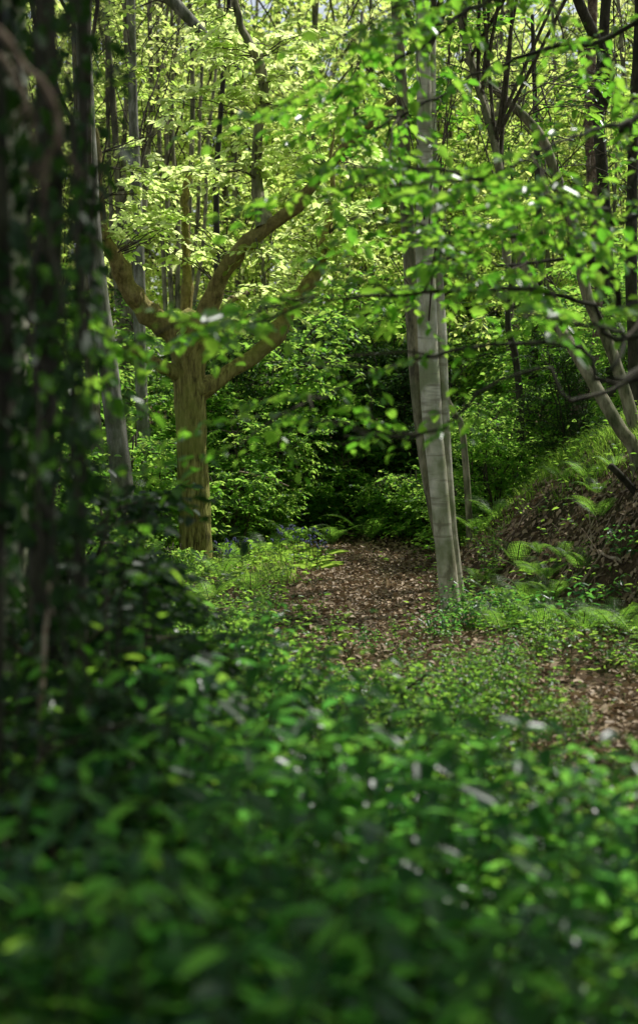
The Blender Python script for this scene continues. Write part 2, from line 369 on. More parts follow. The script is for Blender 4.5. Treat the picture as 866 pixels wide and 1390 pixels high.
# sun gaps cut into the foliage to light these spots: (point, radius)
def G(px, D, h=0): 
    x = PX(px, D); return np.array([x, D, float(gh(x, D)) + h])
TARGETS += [
    (at(320, 230, 17.6), 1.35), (at(420, 300, 17.9), .8), (at(200, 330, 17.4), .7), (at(320, 60, 17.8), 1.0), (at(200, 180, 20), .9),
    (G(260, 14.6, .3), .7), (G(350, 12.3, .2), .55), (G(230, 12.2, .3), .5), (G(310, 10.8, .3), .4), (G(290, 16.0, .25), .8), (G(330, 13.6, .2), .55), (G(205, 17.8, .5), .5), (G(390, 11.5, .2), .4),
    (at(285, 690, 17.7), .22), (at(250, 620, 17.6), .10),
    (G(450, 18.5), .48), (G(545, 18.7), .45), (G(500, 13.0), .36), (G(430, 14.6), .25), (G(420, 16.5), .14), (G(560, 15.8), .16), (G(470, 15), .14), (G(580, 17.5), .2), (G(480, 17.2), .2), (G(530, 16.4), .22), (G(450, 15.8), .16), (G(520, 14.6), .18), (G(580, 14.2), .16), (G(480, 13.8), .14), (G(700, 11.8, .1), .3), (G(800, 12.2, .2), .25),
    (G(660, 12.6, .2), .25), (at(760, 700, 14.6), .32), (at(720, 730, 14.9), .35), (at(800, 720, 14.0), .3), (at(840, 720, 13.4), .16),
    (at(360, 640, 20.5), .5), (at(450, 690, 21.2), .5), (at(530, 620, 22.5), .5), (at(420, 520, 22.5), .5), (at(660, 660, 20), .4),
    (at(815, 630, 15.2), .55), (at(740, 680, 16), .32), (at(700, 745, 14.5), .28), (at(860, 665, 13.5), .2), (at(760, 750, 13.6), .2), (at(690, 790, 14.), .16), (at(640, 850, 13.5), .2),
    (at(680, 255, 7.6), .36), (at(560, 260, 7.6), .22), (at(470, 550, 7.5), .16), (at(590, 610, 7.4), .16), (at(720, 400, 8), .2), (at(440, 250, 7.5), .2), (at(840, 330, 8), .2), (at(500, 100, 8), .3), (at(620, 60, 8.2), .25),
    (at(590, 520, 14.3), .42), (at(585, 330, 14.3), .35), (at(610, 740, 14.2), .3), (at(585, 180, 14.3), .3),
    (at(720, 260, 15), .5), (at(660, 400, 20), .8), (at(760, 500, 20), .6), (at(640, 560, 20), .5),
    (at(490, 960, 8.5), .34), (at(420, 1000, 7.), .22), (at(270, 1000, 6.), .16), (at(300, 1060, 5), .24), (at(310, 1150, 4.4), .18), (at(210, 900, 9), .25),
    (at(700, 1000, 8), .2), (at(760, 1060, 8), .2), (at(790, 1220, 4.2), .26), (at(720, 1100, 5.5), .14), (at(540, 1110, 5), .1), (at(660, 1130, 5), .14), (at(400, 1230, 3.6), .1),
    (at(60, 170, 3.6), .12), (at(20, 380, 6.5), .14), (at(150, 600, 15), .4), (at(195, 560, 21), .45), (at(620, 1030, 6.5), .14),
    (at(300, 330, 6.2), .16), (at(135, 450, 5.8), .16), (at(150, 520, 5.8), .1),
]
TARGETS = [(np.asarray(c, float), r) for c, r in TARGETS]

# ------------------------------------------------------------------ trees
def gbase(px, D):
    x = PX(px, D); return np.array([x, D, float(gh(x, D))])

def pxpath(pts, n=28):
    return spline(np.array([at(*p) for p in pts]), n)

# --- pollarded oak, the main subject
D0 = 17.7
oak_base = gbase(265, D0)
oak = root('pollard_oak', 'stout pollarded oak, mossy yellow-green trunk, thick gnarled orange-brown limbs, left of the path', 'tree', oak_base)
tp = spline([oak_base + [0, 0, -.12], at(265, 755, D0), at(264, 680, D0), at(261, 600, D0), at(258, 540, D0), at(257, 505, D0), at(258, 470, D0), at(257, 440, D0), at(256, 424, D0)], 70)
tr_ = np.interp(np.linspace(0, 1, 70), [0, .05, .12, .3, .6, .72, .8, .88, .95, 1], [.205, .172, .152, .142, .148, .165, .215, .225, .19, .09])
part('trunk', tubes(tp, tr_, 28, .10), M['oakbark'], oak, True)
def limb(pts, radii, label=None, lump=.26, mat='oaklimb', n=46):
    P = pxpath(pts, n); P += np.cumsum(rng.normal(0, .009, P.shape), 0) * np.linspace(0, 1, n)[:, None]
    R = np.interp(np.linspace(0, 1, n), np.linspace(0, 1, len(radii)), radii) * np.interp(np.linspace(0, 1, n), [0, .12, 1], [1, .70, .62])
    for q in rng.uniform(.12, .9, 6): R = R * (1 + U(.15, .38) * np.exp(-((np.linspace(0, 1, n) - q) / .025) ** 2))
    part('limb', tubes(P, R, 18, lump), M[mat], oak, True, label)
    return P
LA = limb([(250, 480, 17.7), (235, 452, 17.65), (208, 430, 17.6), (182, 402, 17.5), (163, 368, 17.45), (147, 338, 17.4), (139, 300, 17.4), (136, 250, 17.4), (128, 190, 17.5)], [.15, .13, .125, .115, .11, .10, .06, .05, .035])
LB = limb([(248, 512, 17.7), (225, 500, 17.55), (205, 490, 17.45), (188, 482, 17.4), (171, 477, 17.35)], [.11, .085, .07, .06, .035])
LC = limb([(262, 480, 17.7), (276, 440, 17.65), (290, 405, 17.6), (303, 375, 17.55), (328, 343, 17.5), (362, 308, 17.4), (400, 275, 17.3), (440, 226, 17.2), (500, 165, 17.0), (550, 120, 16.9)], [.15, .135, .12, .115, .105, .095, .08, .065, .05, .03])
LD = limb([(266, 528, 17.7), (292, 517, 17.75), (318, 498, 17.8), (345, 482, 17.9), (378, 448, 18.0), (405, 402, 18.1), (428, 370, 18.2), (436, 335, 18.3), (440, 300, 18.4), (446, 262, 18.4), (440, 215, 18.4), (450, 160, 18.4)], [.13, .115, .105, .10, .09, .085, .085, .08, .06, .04, .025, .012])
LE = limb([(254, 470, 17.85), (253, 420, 17.95), (253, 370, 18.0), (252, 320, 18.0), (249, 275, 18.0), (247, 240, 18.0), (245, 225, 18.0)], [.11, .075, .06, .055, .055, .04, .008], 'upright orange-brown limb broken off at its top')
LF = limb([(285, 428, 17.8), (312, 408, 17.9), (335, 394, 18.0), (350, 388, 18.05)], [.05, .042, .035, .02], 'short pale dead limb', mat='palewood')
LG = limb([(362, 308, 17.4), (352, 265, 17.5), (349, 215, 17.5), (352, 165, 17.5), (357, 125, 17.5), (350, 85, 17.5), (335, 45, 17.5), (324, -10, 17.5), (318, -80, 17.5)], [.085, .075, .07, .07, .065, .06, .055, .05, .04], 'dark upright limb rising to the top of the picture', mat='polebark')
limbs = [LA, LB, LC, LD, LG]
allp = np.concatenate(limbs)
ov, ow = [], []
for (px, py, D, rp, k) in [(250, 232, 17.8, 24, 14), (225, 255, 17.8, 26, 14), (275, 340, 17.5, 20, 8), (355, 350, 17.2, 28, 14), (140, 330, 17.2, 22, 10), (200, 320, 18.0, 34, 30), (238, 345, 17.9, 22, 14), (160, 350, 18.0, 18, 8), (225, 320, 17.3, 26, 16), (300, 240, 17.4, 34, 14), (345, 215, 17.3, 30, 22), (405, 190, 17.3, 42, 34), (395, 230, 17.2, 32, 20),
                       (325, 150, 17.3, 34, 22), (300, 90, 17.3, 34, 24), (335, 60, 17.6, 46, 34), (380, 110, 17.5, 40, 26), (460, 330, 18, 38, 46), (480, 305, 18, 26, 26), (440, 275, 17.9, 24, 16), (400, 330, 17.9, 34, 20),
                       (380, 395, 17.9, 32, 20), (330, 410, 17.6, 28, 14), (295, 455, 17.5, 24, 14), (250, 430, 17.4, 20, 8), (180, 270, 17.3, 30, 14), (190, 230, 17.5, 26, 10), (240, 150, 17.5, 30, 12), (430, 140, 17.4, 34, 20), (310, 20, 17.5, 40, 20), (265, 300, 17.6, 20, 8), (345, 455, 17.9, 26, 14), (215, 190, 17.6, 20, 8), (420, 60, 17.6, 36, 18), (480, 230, 17.4, 30, 16)]:
    c = at(px, py, D); r = rp / F * D
    ends = ellipsoid(c, (r, r * 1.6, r * .75), max(3, k // 6), .2)
    j = np.argmin(((allp[None] - c) ** 2).sum(-1), 1)[0]
    p0 = np.repeat(allp[j][None], len(ends), 0)
    B = boughs(p0, ends, .1)
    ow.append(tubes(B, np.linspace(.008, .003, B.shape[1]), 5))
    p, d = along(B, .55, int(k * .72))
    p = p + [0, .18, .05] + rng.normal(0, r * .35, p.shape) * [1, 1.4, .7]
    lv, tw = sprays(p, hdir(len(p), d, .5), .3 * U(.6, 1.3, len(p)), 11, .085, .6, .2, .55, twig_r=.003, carve=False)
    ov.append(lv); ow.append(tw)
lv, tw = crown(LG, (.85, 1), (.4, 18.2, 9.3), (3.4, 3.2, 1.7), 24, 170, .8, 12, .13, br=.03, twig_r=.006)
ov.append(lv); ow.append(tw)
part('crown', cat_(*ov), M['oak'], oak); part('twigs', cat_(*ow), M['twig'], oak, True)

# --- twin-stemmed beech beside the path
DB = 14.3
bb = gbase(617, DB)
beech = root('twin_stemmed_beech', 'tall smooth grey beech with joined twin stems at the right edge of the path', 'tree', bb)
def stem(pts, radii, parent, mat, lump=.05, n=60, sides=22, name='stem', label=None):
    P = pxpath(pts, n); R = np.interp(np.linspace(0, 1, n), np.linspace(0, 1, len(radii)), radii) * .89
    part(name, tubes(P, R, sides, lump), M[mat], parent, True, label); return P
BA = stem([(616, 848, DB), (611, 815, DB), (603, 740, DB), (596, 670, DB), (588, 590, DB), (582, 500, DB), (579, 420, DB), (577, 330, DB), (577, 240, DB), (575, 120, DB), (572, 0, DB), (570, -160, DB), (560, -420, DB)], [.115, .084, .078, .078, .082, .086, .084, .078, .07, .062, .056, .05, .03], beech, 'beechbark')
BB = stem([(628, 838, DB + .06), (620, 790, DB + .06), (612, 720, DB + .06), (606, 640, DB + .07), (601, 550, DB + .08), (597, 450, DB + .08), (592, 350, DB + .08), (588, 250, DB + .1), (586, 130, DB + .1), (588, 0, DB + .1), (600, -300, DB)], [.07, .054, .05, .05, .052, .055, .05, .042, .036, .03, .02], beech, 'beechbark', label='slimmer right-hand stem pressed against the main one')
BC = stem([(600, 760, DB + .12), (588, 690, DB + .14), (577, 620, DB + .16), (568, 540, DB + .18), (561, 450, DB + .2), (556, 350, DB + .2), (550, 250, DB + .2), (546, 150, DB + .2), (540, 40, DB + .2), (520, -200, DB + .2)], [.03, .05, .058, .062, .062, .06, .055, .05, .045, .03], beech, 'polebark', label='darker brown left-hand stem behind the main one')
lv1, tw1 = crown(BA, (.75, 1), (1.1, 14.6, 9.6), (4.0, 3.6, 1.9), 28, 270, .8, 12, .12, br=.03, twig_r=.006)
lv2, tw2 = crown(BA, (.45, .8), (.75, 14.0, 4.3), (1.3, 1.2, .9), 16, 300, .45, 11, .075, br=.012)
part('crown', cat_(lv1, lv2), M['beech'], beech); part('twigs', cat_(tw1, tw2), M['twig'], beech, True)

# --- the overhanging beech on the bank just right of the frame, whose boughs sweep across the view
ob = gbase(433 + 3.3 / 8.6 * F, 8.6)
over = root('overhanging_beech', 'beech whose long leafy boughs sweep in from the right across the view', 'tree', ob)
otp = spline([ob + [0, 0, -.2], ob + [.02, 0, 1.2], ob + [-.05, .1, 3], ob + [.1, .05, 6], ob + [.2, 0, 9]], 30)
part('trunk', tubes(otp, np.linspace(.2, .09, 30), 18, .06), M['beechbark'], over, True)
def bough(pts, r0, start, nspr0, sl=.38, nl=9, leafL=.062, tmin=.2, spread=.10, parent=None, mat='beech', bark='darkbark', zt=.2):
    pp = [at(*p) for p in pts]; nspr = max(8, int(nspr0 * .29))
    P = spline(([np.asarray(start)] if start is not None else []) + pp, 34)
    P[3:] += rng.normal(0, .006, P[3:].shape)
    bo = part('bough', tubes(P, np.linspace(r0 * .62, .003, 34), 8, .12), M[bark], parent, True)
    # side branchlets
    k = max(4, nspr // 5)
    p, d = along(P[None], tmin, k, .98)
    e = p + hdir(k, d, .9, .35) * U(.25, .6, (k, 1)) + [0, 0, -.03]
    B = boughs(p, e, .05, 6)
    p2, d2 = along(B, .2, nspr)
    p3, d3 = along(P[None], tmin, nspr // 2, 1.0)
    p = np.vstack([p2, p3]); d = np.vstack([d2, d3])
    p = p + rng.normal(0, spread * .4, p.shape) * [1, 1, .5]
    lv, tw = sprays(p, hdir(len(p), d, .8, zt), sl * U(.5, 1.2, len(p)), nl, leafL, .62, .16, .38, twig_r=.0022, carve=False)
    pre = np.array(parent.location)
    for nm, g, m_, sm in (('leaves', lv, M[mat], False), ('twigs', cat_(tubes(B, np.linspace(.006, .003, 6), 5), tw), M['twig'], True)):
        V, Fq = g
        o = bpy.data.objects.new(nm, mesh(nm, V - pre, Fq, m_, sm)); COL.objects.link(o); o.parent = bo
    return P
S = lambda z: ob + [0, .05, z]
bough([(900, 400, 8.5), (833, 376, 8.3), (763, 335, 8.2), (693, 320, 8.1), (623, 315, 8.0), (548, 302, 7.9), (468, 292, 7.8)], .03, S(1.6), 90, parent=over)
bough([(900, 270, 8.0), (820, 285, 7.9), (740, 268, 7.8), (650, 242, 7.7), (560, 228, 7.6), (480, 238, 7.5)], .028, S(2.0), 110, parent=over)
bough([(880, -40, 8.4), (760, -20, 8.3), (673, 0, 8.2), (633, 15, 8.1), (583, 55, 8.0), (530, 90, 7.9), (478, 120, 7.9), (430, 150, 7.8)], .028, S(3.2), 110, parent=over)
bough([(900, 440, 8.2), (800, 412, 8.1), (700, 392, 8.0), (600, 396, 7.9), (500, 402, 7.8), (430, 408, 7.7), (370, 405, 7.6)], .024, S(1.5), 84, parent=over)
bough([(900, 500, 7.9), (780, 470, 7.8), (660, 470, 7.7), (580, 485, 7.6), (510, 505, 7.5), (440, 540, 7.4), (405, 548, 7.35)], .02, S(1.3), 34, parent=over, tmin=.35)
bough([(850, 520, 7.6), (740, 500, 7.5), (660, 525, 7.45), (610, 575, 7.4), (560, 592, 7.4), (500, 590, 7.4), (450, 572, 7.4)], .016, S(1.25), 26, parent=over, tmin=.45)
bough([(900, 130, 7.6), (850, 165, 7.4), (780, 185, 7.2), (700, 225, 7.0), (640, 245, 7.0)], .024, S(2.8), 70, parent=over)
bough([(880, 20, 9.4), (760, 60, 9.3), (660, 95, 9.2), (560, 150, 9.1), (490, 185, 9.0)], .026, S(3.0), 110, parent=over)
bough([(880, 330, 9.4), (790, 345, 9.3), (700, 360, 9.2), (620, 350, 9.1), (560, 360, 9.0)], .022, S(2.0), 70, parent=over)
bough([(900, 480, 6.4), (850, 452, 6.3), (790, 440, 6.3), (740, 430, 6.3), (690, 415, 6.3)], .02, S(1.6), 26, parent=over)
bough([(760, -70, 7.6), (640, -40, 7.4), (540, 10, 7.2), (450, 60, 7.2)], .022, S(3.6), 70, parent=over)
lv, tw = crown(otp, (.6, 1), (2.6, 9.5, 9.2), (4.4, 4.2, 1.9), 40, 800, .85, 12, .12, br=.03, twig_r=.006)
part('crown', lv, M['beech'], over); part('twigs', tw, M['twig'], over, True)

# --- individual trees with hand-placed trunks
def tree(name, label, pts, radii, bark, leafm, crowns=(), limbs=(), group=None, lump=.08, sides=14, cat='tree', n=44):
    """pts start at the ground pixel column; crowns: (trunk range, centre, radii, K, m, spray, n, leaf)"""
    D = pts[0][2]; b = gbase(pts[0][0], D)
    r = root(name, label, cat, b, group)
    P = spline([b + [0, 0, -.12]] + [at(*p) for p in pts[1:]], n)
    R = np.interp(np.linspace(0, 1, n), np.linspace(0, 1, len(radii)), radii); R[0] *= 1.5; R[1] *= 1.25; R[2] *= 1.1
    part('trunk', tubes(P, R, sides, lump), M[bark], r, True)
    for lp, lr in limbs:
        Q = pxpath(lp, 26); part('limb', tubes(Q, np.interp(np.linspace(0, 1, 26), np.linspace(0, 1, len(lr)), lr), 10, lump), M[bark], r, True)
    if crowns:
        a, w = [], []
        for (tr, c, rr, K, m, sl, nl, lf) in crowns:
            lv, tw = crown(P, tr, c, rr, K, m, sl, nl, lf); a.append(lv); w.append(tw)
        part('crown', cat_(*a), M[leafm], r); part('twigs', cat_(*w), M['twig'], r, True)
    return r

HI = lambda x, y, z=9.8, r=3.6, K=13, m=210: ((.7, 1), (x, y, z), (r, r, 1.9), K, m, .85, 12, .13)
tree('grey_tree', 'pale grey blotched trunk leaning left, between the ivy stems and the pollarded oak',
     [(172, 760, 15), (168, 690, 15), (160, 600, 15), (150, 520, 15), (140, 440, 15), (128, 330, 15), (120, 200, 15), (112, 0, 15), (100, -300, 15)], [.12, .088, .082, .08, .075, .07, .066, .06, .04], 'greybark', 'hazel', [HI(-2.6, 15.5)])
tree('grey_tree', 'thin grey trunk just left of the pale blotched leaning trunk',
     [(142, 745, 17), (136, 650, 17), (128, 560, 17), (122, 460, 17), (116, 330, 17), (108, 150, 17), (100, -40, 17), (90, -220, 17)], [.07, .062, .058, .055, .05, .045, .04, .03], 'polebark', 'hazel', [((.5, .9), (-1.9, 16.8, 4.3), (.7, .9, .9), 10, 130, .4, 10, .075)])
tree('grey_tree', 'slender straight grey tree directly behind the left limb of the pollarded oak',
     [(202, 700, 21), (199, 640, 21), (194, 560, 21), (190, 450, 21), (190, 380, 21), (187, 300, 21), (183, 200, 21), (180, 100, 21), (178, -40, 21), (175, -200, 21)], [.085, .072, .068, .066, .064, .06, .056, .05, .045, .03], 'greybark', 'hazel',
     [((.6, 1), (-2.0, 21.5, 6.2), (1.2, 1.4, 1.4), 14, 160, .5, 11, .085)], limbs=[([(178, -60, 21), (205, -25, 21), (238, 5, 21), (275, 45, 21), (305, 70, 21), (332, 104, 21)], [.06, .07, .07, .06, .045, .02])])

def coppice(name, label, base_px, D, stems, r0, bark, leafm, crowns, group=None):
    b = gbase(base_px, D); r = root(name, label, 'tree', b, group); PP = []
    for pts in stems:
        P = spline([b + [U(-.12, .12), U(-.1, .1), -.1]] + [at(*p) for p in pts], 36)
        rr = r0 * U(.75, 1.15)
        part('stem', tubes(P, np.linspace(rr, rr * .45, 36), 10, .07), M[bark], r, True); PP.append(P)
    a, w = [], []
    for (tr, c, rr, K, m, sl, nl, lf) in crowns:
        P = PP[rng.integers(len(PP))]
        lv, tw = crown(P, tr, c, rr, K, m, sl, nl, lf); a.append(lv); w.append(tw)
    part('crown', cat_(*a), M[leafm], r); part('twigs', cat_(*w), M['twig'], r, True)
    return r
coppice('coppiced_ash', 'cluster of thin pale poles fanning up behind the left limb of the oak', 178, 24,
        [[(170, 500, 24), (160, 240, 24), (150, 90, 24), (138, -20, 24), (125, -160, 24)], [(176, 500, 24), (168, 240, 24), (172, 130, 24), (170, -10, 24), (172, -170, 24)],
         [(185, 450, 24), (200, 220, 24.2), (206, 120, 24.2), (204, -10, 24.2), (214, -160, 24)], [(180, 470, 24), (178, 280, 24), (196, 210, 24), (216, 165, 24), (235, 100, 24), (250, -40, 24)], [(165, 480, 24), (152, 300, 24), (146, 100, 24), (150, -60, 24)]],
        .05, 'polebark', 'far', [((.4, 1), (-2.6, 24.0, 5.2), (1.4, 1.4, 2.2), 20, 300, .5, 10, .085)])
coppice('coppiced_ash', 'cluster of tall thin poles in the background above the centre of the pollarded oak', 240, 25.5,
        [[(228, 500, 25.5), (220, 300, 25.5), (215, 125, 25.5), (214, -10, 25.5), (210, -160, 25)], [(240, 480, 25.5), (243, 300, 25.5), (235, 200, 25.5), (234, 40, 25.5), (228, -140, 25.5)],
         [(246, 480, 26), (256, 300, 26), (262, 140, 26), (258, -10, 26), (262, -150, 26)], [(250, 480, 26), (268, 300, 26), (272, 150, 26), (280, -20, 26), (288, -160, 26)],
         [(236, 470, 25.5), (228, 300, 25.5), (226, 150, 25.5), (222, 60, 25.5), (240, -60, 25.5)], [(250, 500, 25.7), (276, 330, 25.7), (282, 200, 25.7), (296, 60, 25.7), (300, -120, 25.7)]],
        .045, 'polebark', 'far', [((.4, 1), (-1.7, 25, 5.8), (1.5, 1.5, 2.2), 20, 300, .5, 10, .085)])
tree('young_ash', 'slim dark sapling stem in the background just right of the upright broken limb',
     [(297, 700, 23), (296, 500, 23), (295, 370, 23), (294, 255, 23), (300, 150, 23), (310, 20, 23), (312, -120, 23)], [.05, .045, .04, .036, .032, .025, .02], 'darkbark', 'far', [((.5, 1), (-1.1, 23.3, 5.0), (.8, 1, 1.2), 8, 70, .45, 10, .08)])
tree('bent_tree', 'smooth grey-brown trunk on the bank leaning up to the left from the right edge',
     [(872, 640, 14.2), (858, 605, 14.2), (840, 580, 14.2), (800, 512, 14.3), (770, 462, 14.4), (745, 425, 14.5), (715, 370, 14.6), (690, 290, 14.7), (672, 200, 14.8), (655, 140, 14.9), (640, 90, 15), (600, -60, 15)], [.066, .054, .05, .047, .044, .042, .038, .034, .03, .028, .025, .016], 'polebark', 'beech',
     [((.6, 1), (1.6, 15, 4.0), (1.1, 1.2, .9), 12, 170, .45, 10, .072), HI(3.6, 15)])
tree('bent_tree', 'long arching trunk on the right that bends over to the left near its top',
     [(890, 640, 15.4), (866, 590, 15.4), (848, 532, 15.4), (825, 465, 15.4), (796, 400, 15.4), (777, 300, 15.4), (755, 242, 15.4), (734, 186, 15.4), (695, 143, 15.4), (660, 112, 15.4), (630, 80, 15.4)], [.062, .054, .051, .048, .046, .045, .043, .04, .035, .026, .016], 'polebark', 'beech',
     [((.55, 1), (2.1, 15.4, 3.6), (1.2, 1.2, .9), 16, 230, .45, 10, .072), ((.7, 1), (1.5, 16, 4.4), (1.2, 1.2, .8), 12, 160, .45, 10, .072)])
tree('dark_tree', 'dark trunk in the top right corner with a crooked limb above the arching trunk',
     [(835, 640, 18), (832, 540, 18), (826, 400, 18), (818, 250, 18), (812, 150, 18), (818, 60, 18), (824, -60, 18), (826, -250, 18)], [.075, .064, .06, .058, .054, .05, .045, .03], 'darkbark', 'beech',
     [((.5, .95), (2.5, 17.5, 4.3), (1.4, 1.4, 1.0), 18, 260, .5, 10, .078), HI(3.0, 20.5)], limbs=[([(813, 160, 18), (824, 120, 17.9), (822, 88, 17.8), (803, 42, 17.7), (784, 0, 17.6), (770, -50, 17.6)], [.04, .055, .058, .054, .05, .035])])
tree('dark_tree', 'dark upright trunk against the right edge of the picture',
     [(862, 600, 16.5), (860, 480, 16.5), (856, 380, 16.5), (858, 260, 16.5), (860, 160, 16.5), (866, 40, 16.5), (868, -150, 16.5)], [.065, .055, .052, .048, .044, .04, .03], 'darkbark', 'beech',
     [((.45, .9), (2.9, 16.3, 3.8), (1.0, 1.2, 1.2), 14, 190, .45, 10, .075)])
tree('brown_tree', 'brown trunk in half shade behind the leaning grey trunk on the bank',
     [(775, 640, 19), (783, 560, 19), (800, 500, 19), (813, 455, 19), (815, 380, 19), (806, 280, 19), (800, 150, 19), (804, 0, 19), (806, -150, 19)], [.08, .075, .07, .068, .064, .06, .056, .05, .03], 'deadwood', 'hazel',
     [((.5, 1), (2.7, 19, 4.6), (1.1, 1.2, 1.4), 14, 170, .5, 10, .08)])
tree('sapling', 'crooked dark sapling among the bushes between the twin-stemmed beech and the bank',
     [(706, 700, 19.5), (706, 600, 19.5), (705, 540, 19.5), (699, 482, 19.5), (689, 440, 19.5), (694, 380, 19.5), (700, 300, 19.5), (690, 200, 19.5)], [.045, .04, .038, .036, .03, .025, .02, .012], 'darkbark', 'hazel',
     [((.5, 1), (2.0, 19.3, 3.2), (.8, .9, 1.0), 10, 120, .42, 10, .075)])
tree('sapling', 'straight dark sapling stem rising from the bushes above the grassy bank',
     [(718, 690, 20.5), (719, 600, 20.5), (722, 520, 20.5), (727, 440, 20.5), (732, 340, 20.5), (728, 200, 20.5), (722, 20, 20.5)], [.055, .05, .048, .045, .04, .032, .02], 'darkbark', 'hazel',
     [((.4, 1), (2.4, 20.5, 3.8), (.9, 1.0, 1.4), 12, 170, .45, 10, .08)])
tree('sapling', 'short leaning brown stem right behind the twin-stemmed beech',
     [(640, 700, 17.5), (628, 592, 17.5), (616, 560, 17.5), (606, 536, 17.5), (596, 470, 17.5), (590, 380, 17.5)], [.032, .029, .027, .024, .018, .01], 'polebark', 'hazel',
     [((.5, 1), (1.15, 17.5, 2.6), (.6, .7, .7), 8, 90, .4, 10, .07)])
tree('slender_tree', 'thin leaning trunk high up between the twin-stemmed beech and the arching trunk',
     [(700, 690, 22), (694, 500, 22), (684, 300, 22), (672, 195, 22), (657, 140, 22), (644, 100, 22), (610, -60, 22)], [.06, .055, .05, .046, .044, .04, .025], 'polebark', 'hazel',
     [((.4, 1), (1.9, 22, 4.8), (1.2, 1.2, 1.5), 14, 190, .48, 10, .085)])

# --- ivy-hung trees in the dark left foreground
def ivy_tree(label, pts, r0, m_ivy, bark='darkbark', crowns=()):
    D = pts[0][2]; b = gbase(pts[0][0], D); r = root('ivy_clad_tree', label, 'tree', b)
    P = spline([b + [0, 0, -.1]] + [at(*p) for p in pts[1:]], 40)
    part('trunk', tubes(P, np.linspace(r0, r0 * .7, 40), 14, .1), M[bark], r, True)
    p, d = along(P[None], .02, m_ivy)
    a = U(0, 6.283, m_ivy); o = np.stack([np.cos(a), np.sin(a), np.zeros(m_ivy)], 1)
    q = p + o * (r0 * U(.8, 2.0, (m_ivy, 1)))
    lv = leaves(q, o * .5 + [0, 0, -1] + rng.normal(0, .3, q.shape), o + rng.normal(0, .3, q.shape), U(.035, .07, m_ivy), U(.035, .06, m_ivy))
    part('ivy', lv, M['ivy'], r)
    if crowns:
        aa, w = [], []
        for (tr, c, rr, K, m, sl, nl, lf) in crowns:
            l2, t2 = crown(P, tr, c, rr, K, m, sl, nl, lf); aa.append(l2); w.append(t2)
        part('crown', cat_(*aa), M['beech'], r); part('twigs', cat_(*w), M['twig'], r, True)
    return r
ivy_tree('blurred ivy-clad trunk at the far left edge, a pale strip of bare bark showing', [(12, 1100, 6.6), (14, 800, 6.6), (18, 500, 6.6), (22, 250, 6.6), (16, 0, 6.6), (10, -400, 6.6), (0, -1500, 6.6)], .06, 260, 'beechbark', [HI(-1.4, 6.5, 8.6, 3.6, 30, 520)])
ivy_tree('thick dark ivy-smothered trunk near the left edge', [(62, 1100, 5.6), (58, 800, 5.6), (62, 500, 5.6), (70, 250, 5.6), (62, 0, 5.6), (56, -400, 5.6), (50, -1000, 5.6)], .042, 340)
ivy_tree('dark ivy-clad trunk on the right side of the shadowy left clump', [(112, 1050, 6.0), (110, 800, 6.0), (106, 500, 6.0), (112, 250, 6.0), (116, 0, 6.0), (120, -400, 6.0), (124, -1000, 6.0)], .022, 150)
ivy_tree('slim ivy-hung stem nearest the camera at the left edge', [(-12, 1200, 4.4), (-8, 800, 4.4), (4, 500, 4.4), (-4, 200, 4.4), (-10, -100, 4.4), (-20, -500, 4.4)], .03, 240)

vine_grp = 'hanging ivy stems in the left foreground'
for (px, D, z0, z1) in [(88, 5.2, 3.4, .5), (108, 5.4, 3.3, .3), (116, 5.1, 3.3, .8), (45, 4.8, 3.4, .6), (76, 4.6, 3.3, .7), (98, 4.6, 3.2, 1.2), (30, 4.2, 3.2, .9), (132, 5.8, 3.4, 1.2), (60, 4.4, 3.2, 1.0), (20, 5.0, 3.3, .7)]:
    x = PX(px, D); n = 30; z = np.linspace(z0, z1, n)
    P = np.stack([x + np.cumsum(rng.normal(0, .012, n)) + .05 * np.sin(z * U(1.5, 3.5) + U(0, 6)), D + .04 * np.sin(z * 2 + U(0, 6)), z], 1)
    v = root('hanging_ivy', 'dark thin leafy ivy stem hanging down in the shaded left foreground', 'vine', P[-1], vine_grp)
    part('stem', tubes(P, np.linspace(.007, .003, n) * U(.6, 1.3), 6, .15), M['darkbark'], v, True)
    m = int(75 * U(.5, 1.4)); cl_ = U(0, 1, 5); tq = np.clip(cl_[rng.integers(0, 5, m)] + rng.normal(0, .09, m), 0, 1) * (n - 1.01); iq = tq.astype(int); p = P[iq] + (P[iq + 1] - P[iq]) * (tq - iq)[:, None]
    a = U(0, 6.283, m); o = np.stack([np.cos(a), np.sin(a), np.zeros(m)], 1)
    part('leaves', leaves(p + o * U(.004, .038, (m, 1)), o + [0, 0, -1.0], o + rng.normal(0, .4, o.shape), U(.03, .06, m), U(.028, .05, m)), M['ivy'], v)

for (px, D, top, lab) in [(172, 5.3, 470, 'blurred bare brown stem standing right of the dark ivy clump'), (196, 5.6, 590, 'second blurred brown stem, shorter, just right of the first'), (152, 5.0, 540, 'blurred stem close against the right side of the ivy clump')]:
    g0 = gbase(px + U(-15, 15), D); tp2 = at(px, top, D)
    P = spline([g0, g0 * .6 + tp2 * .4 + [U(-.03, .03), 0, 0], g0 * .25 + tp2 * .75 + [U(-.03, .03), 0, 0], tp2], 24)
    v = root('bare_sapling', lab, 'sapling', g0)
    p, d = along(P[None], .25, 10); lv, tw = sprays(p, hdir(10, d, .3), .16, 3, .05, carve=False)
    part('stem', cat_(tubes(P, np.linspace(.006, .003, 24), 6, .12), tw), M['darkbark'], v, True)
    part('leaves', lv, M['beech'], v)

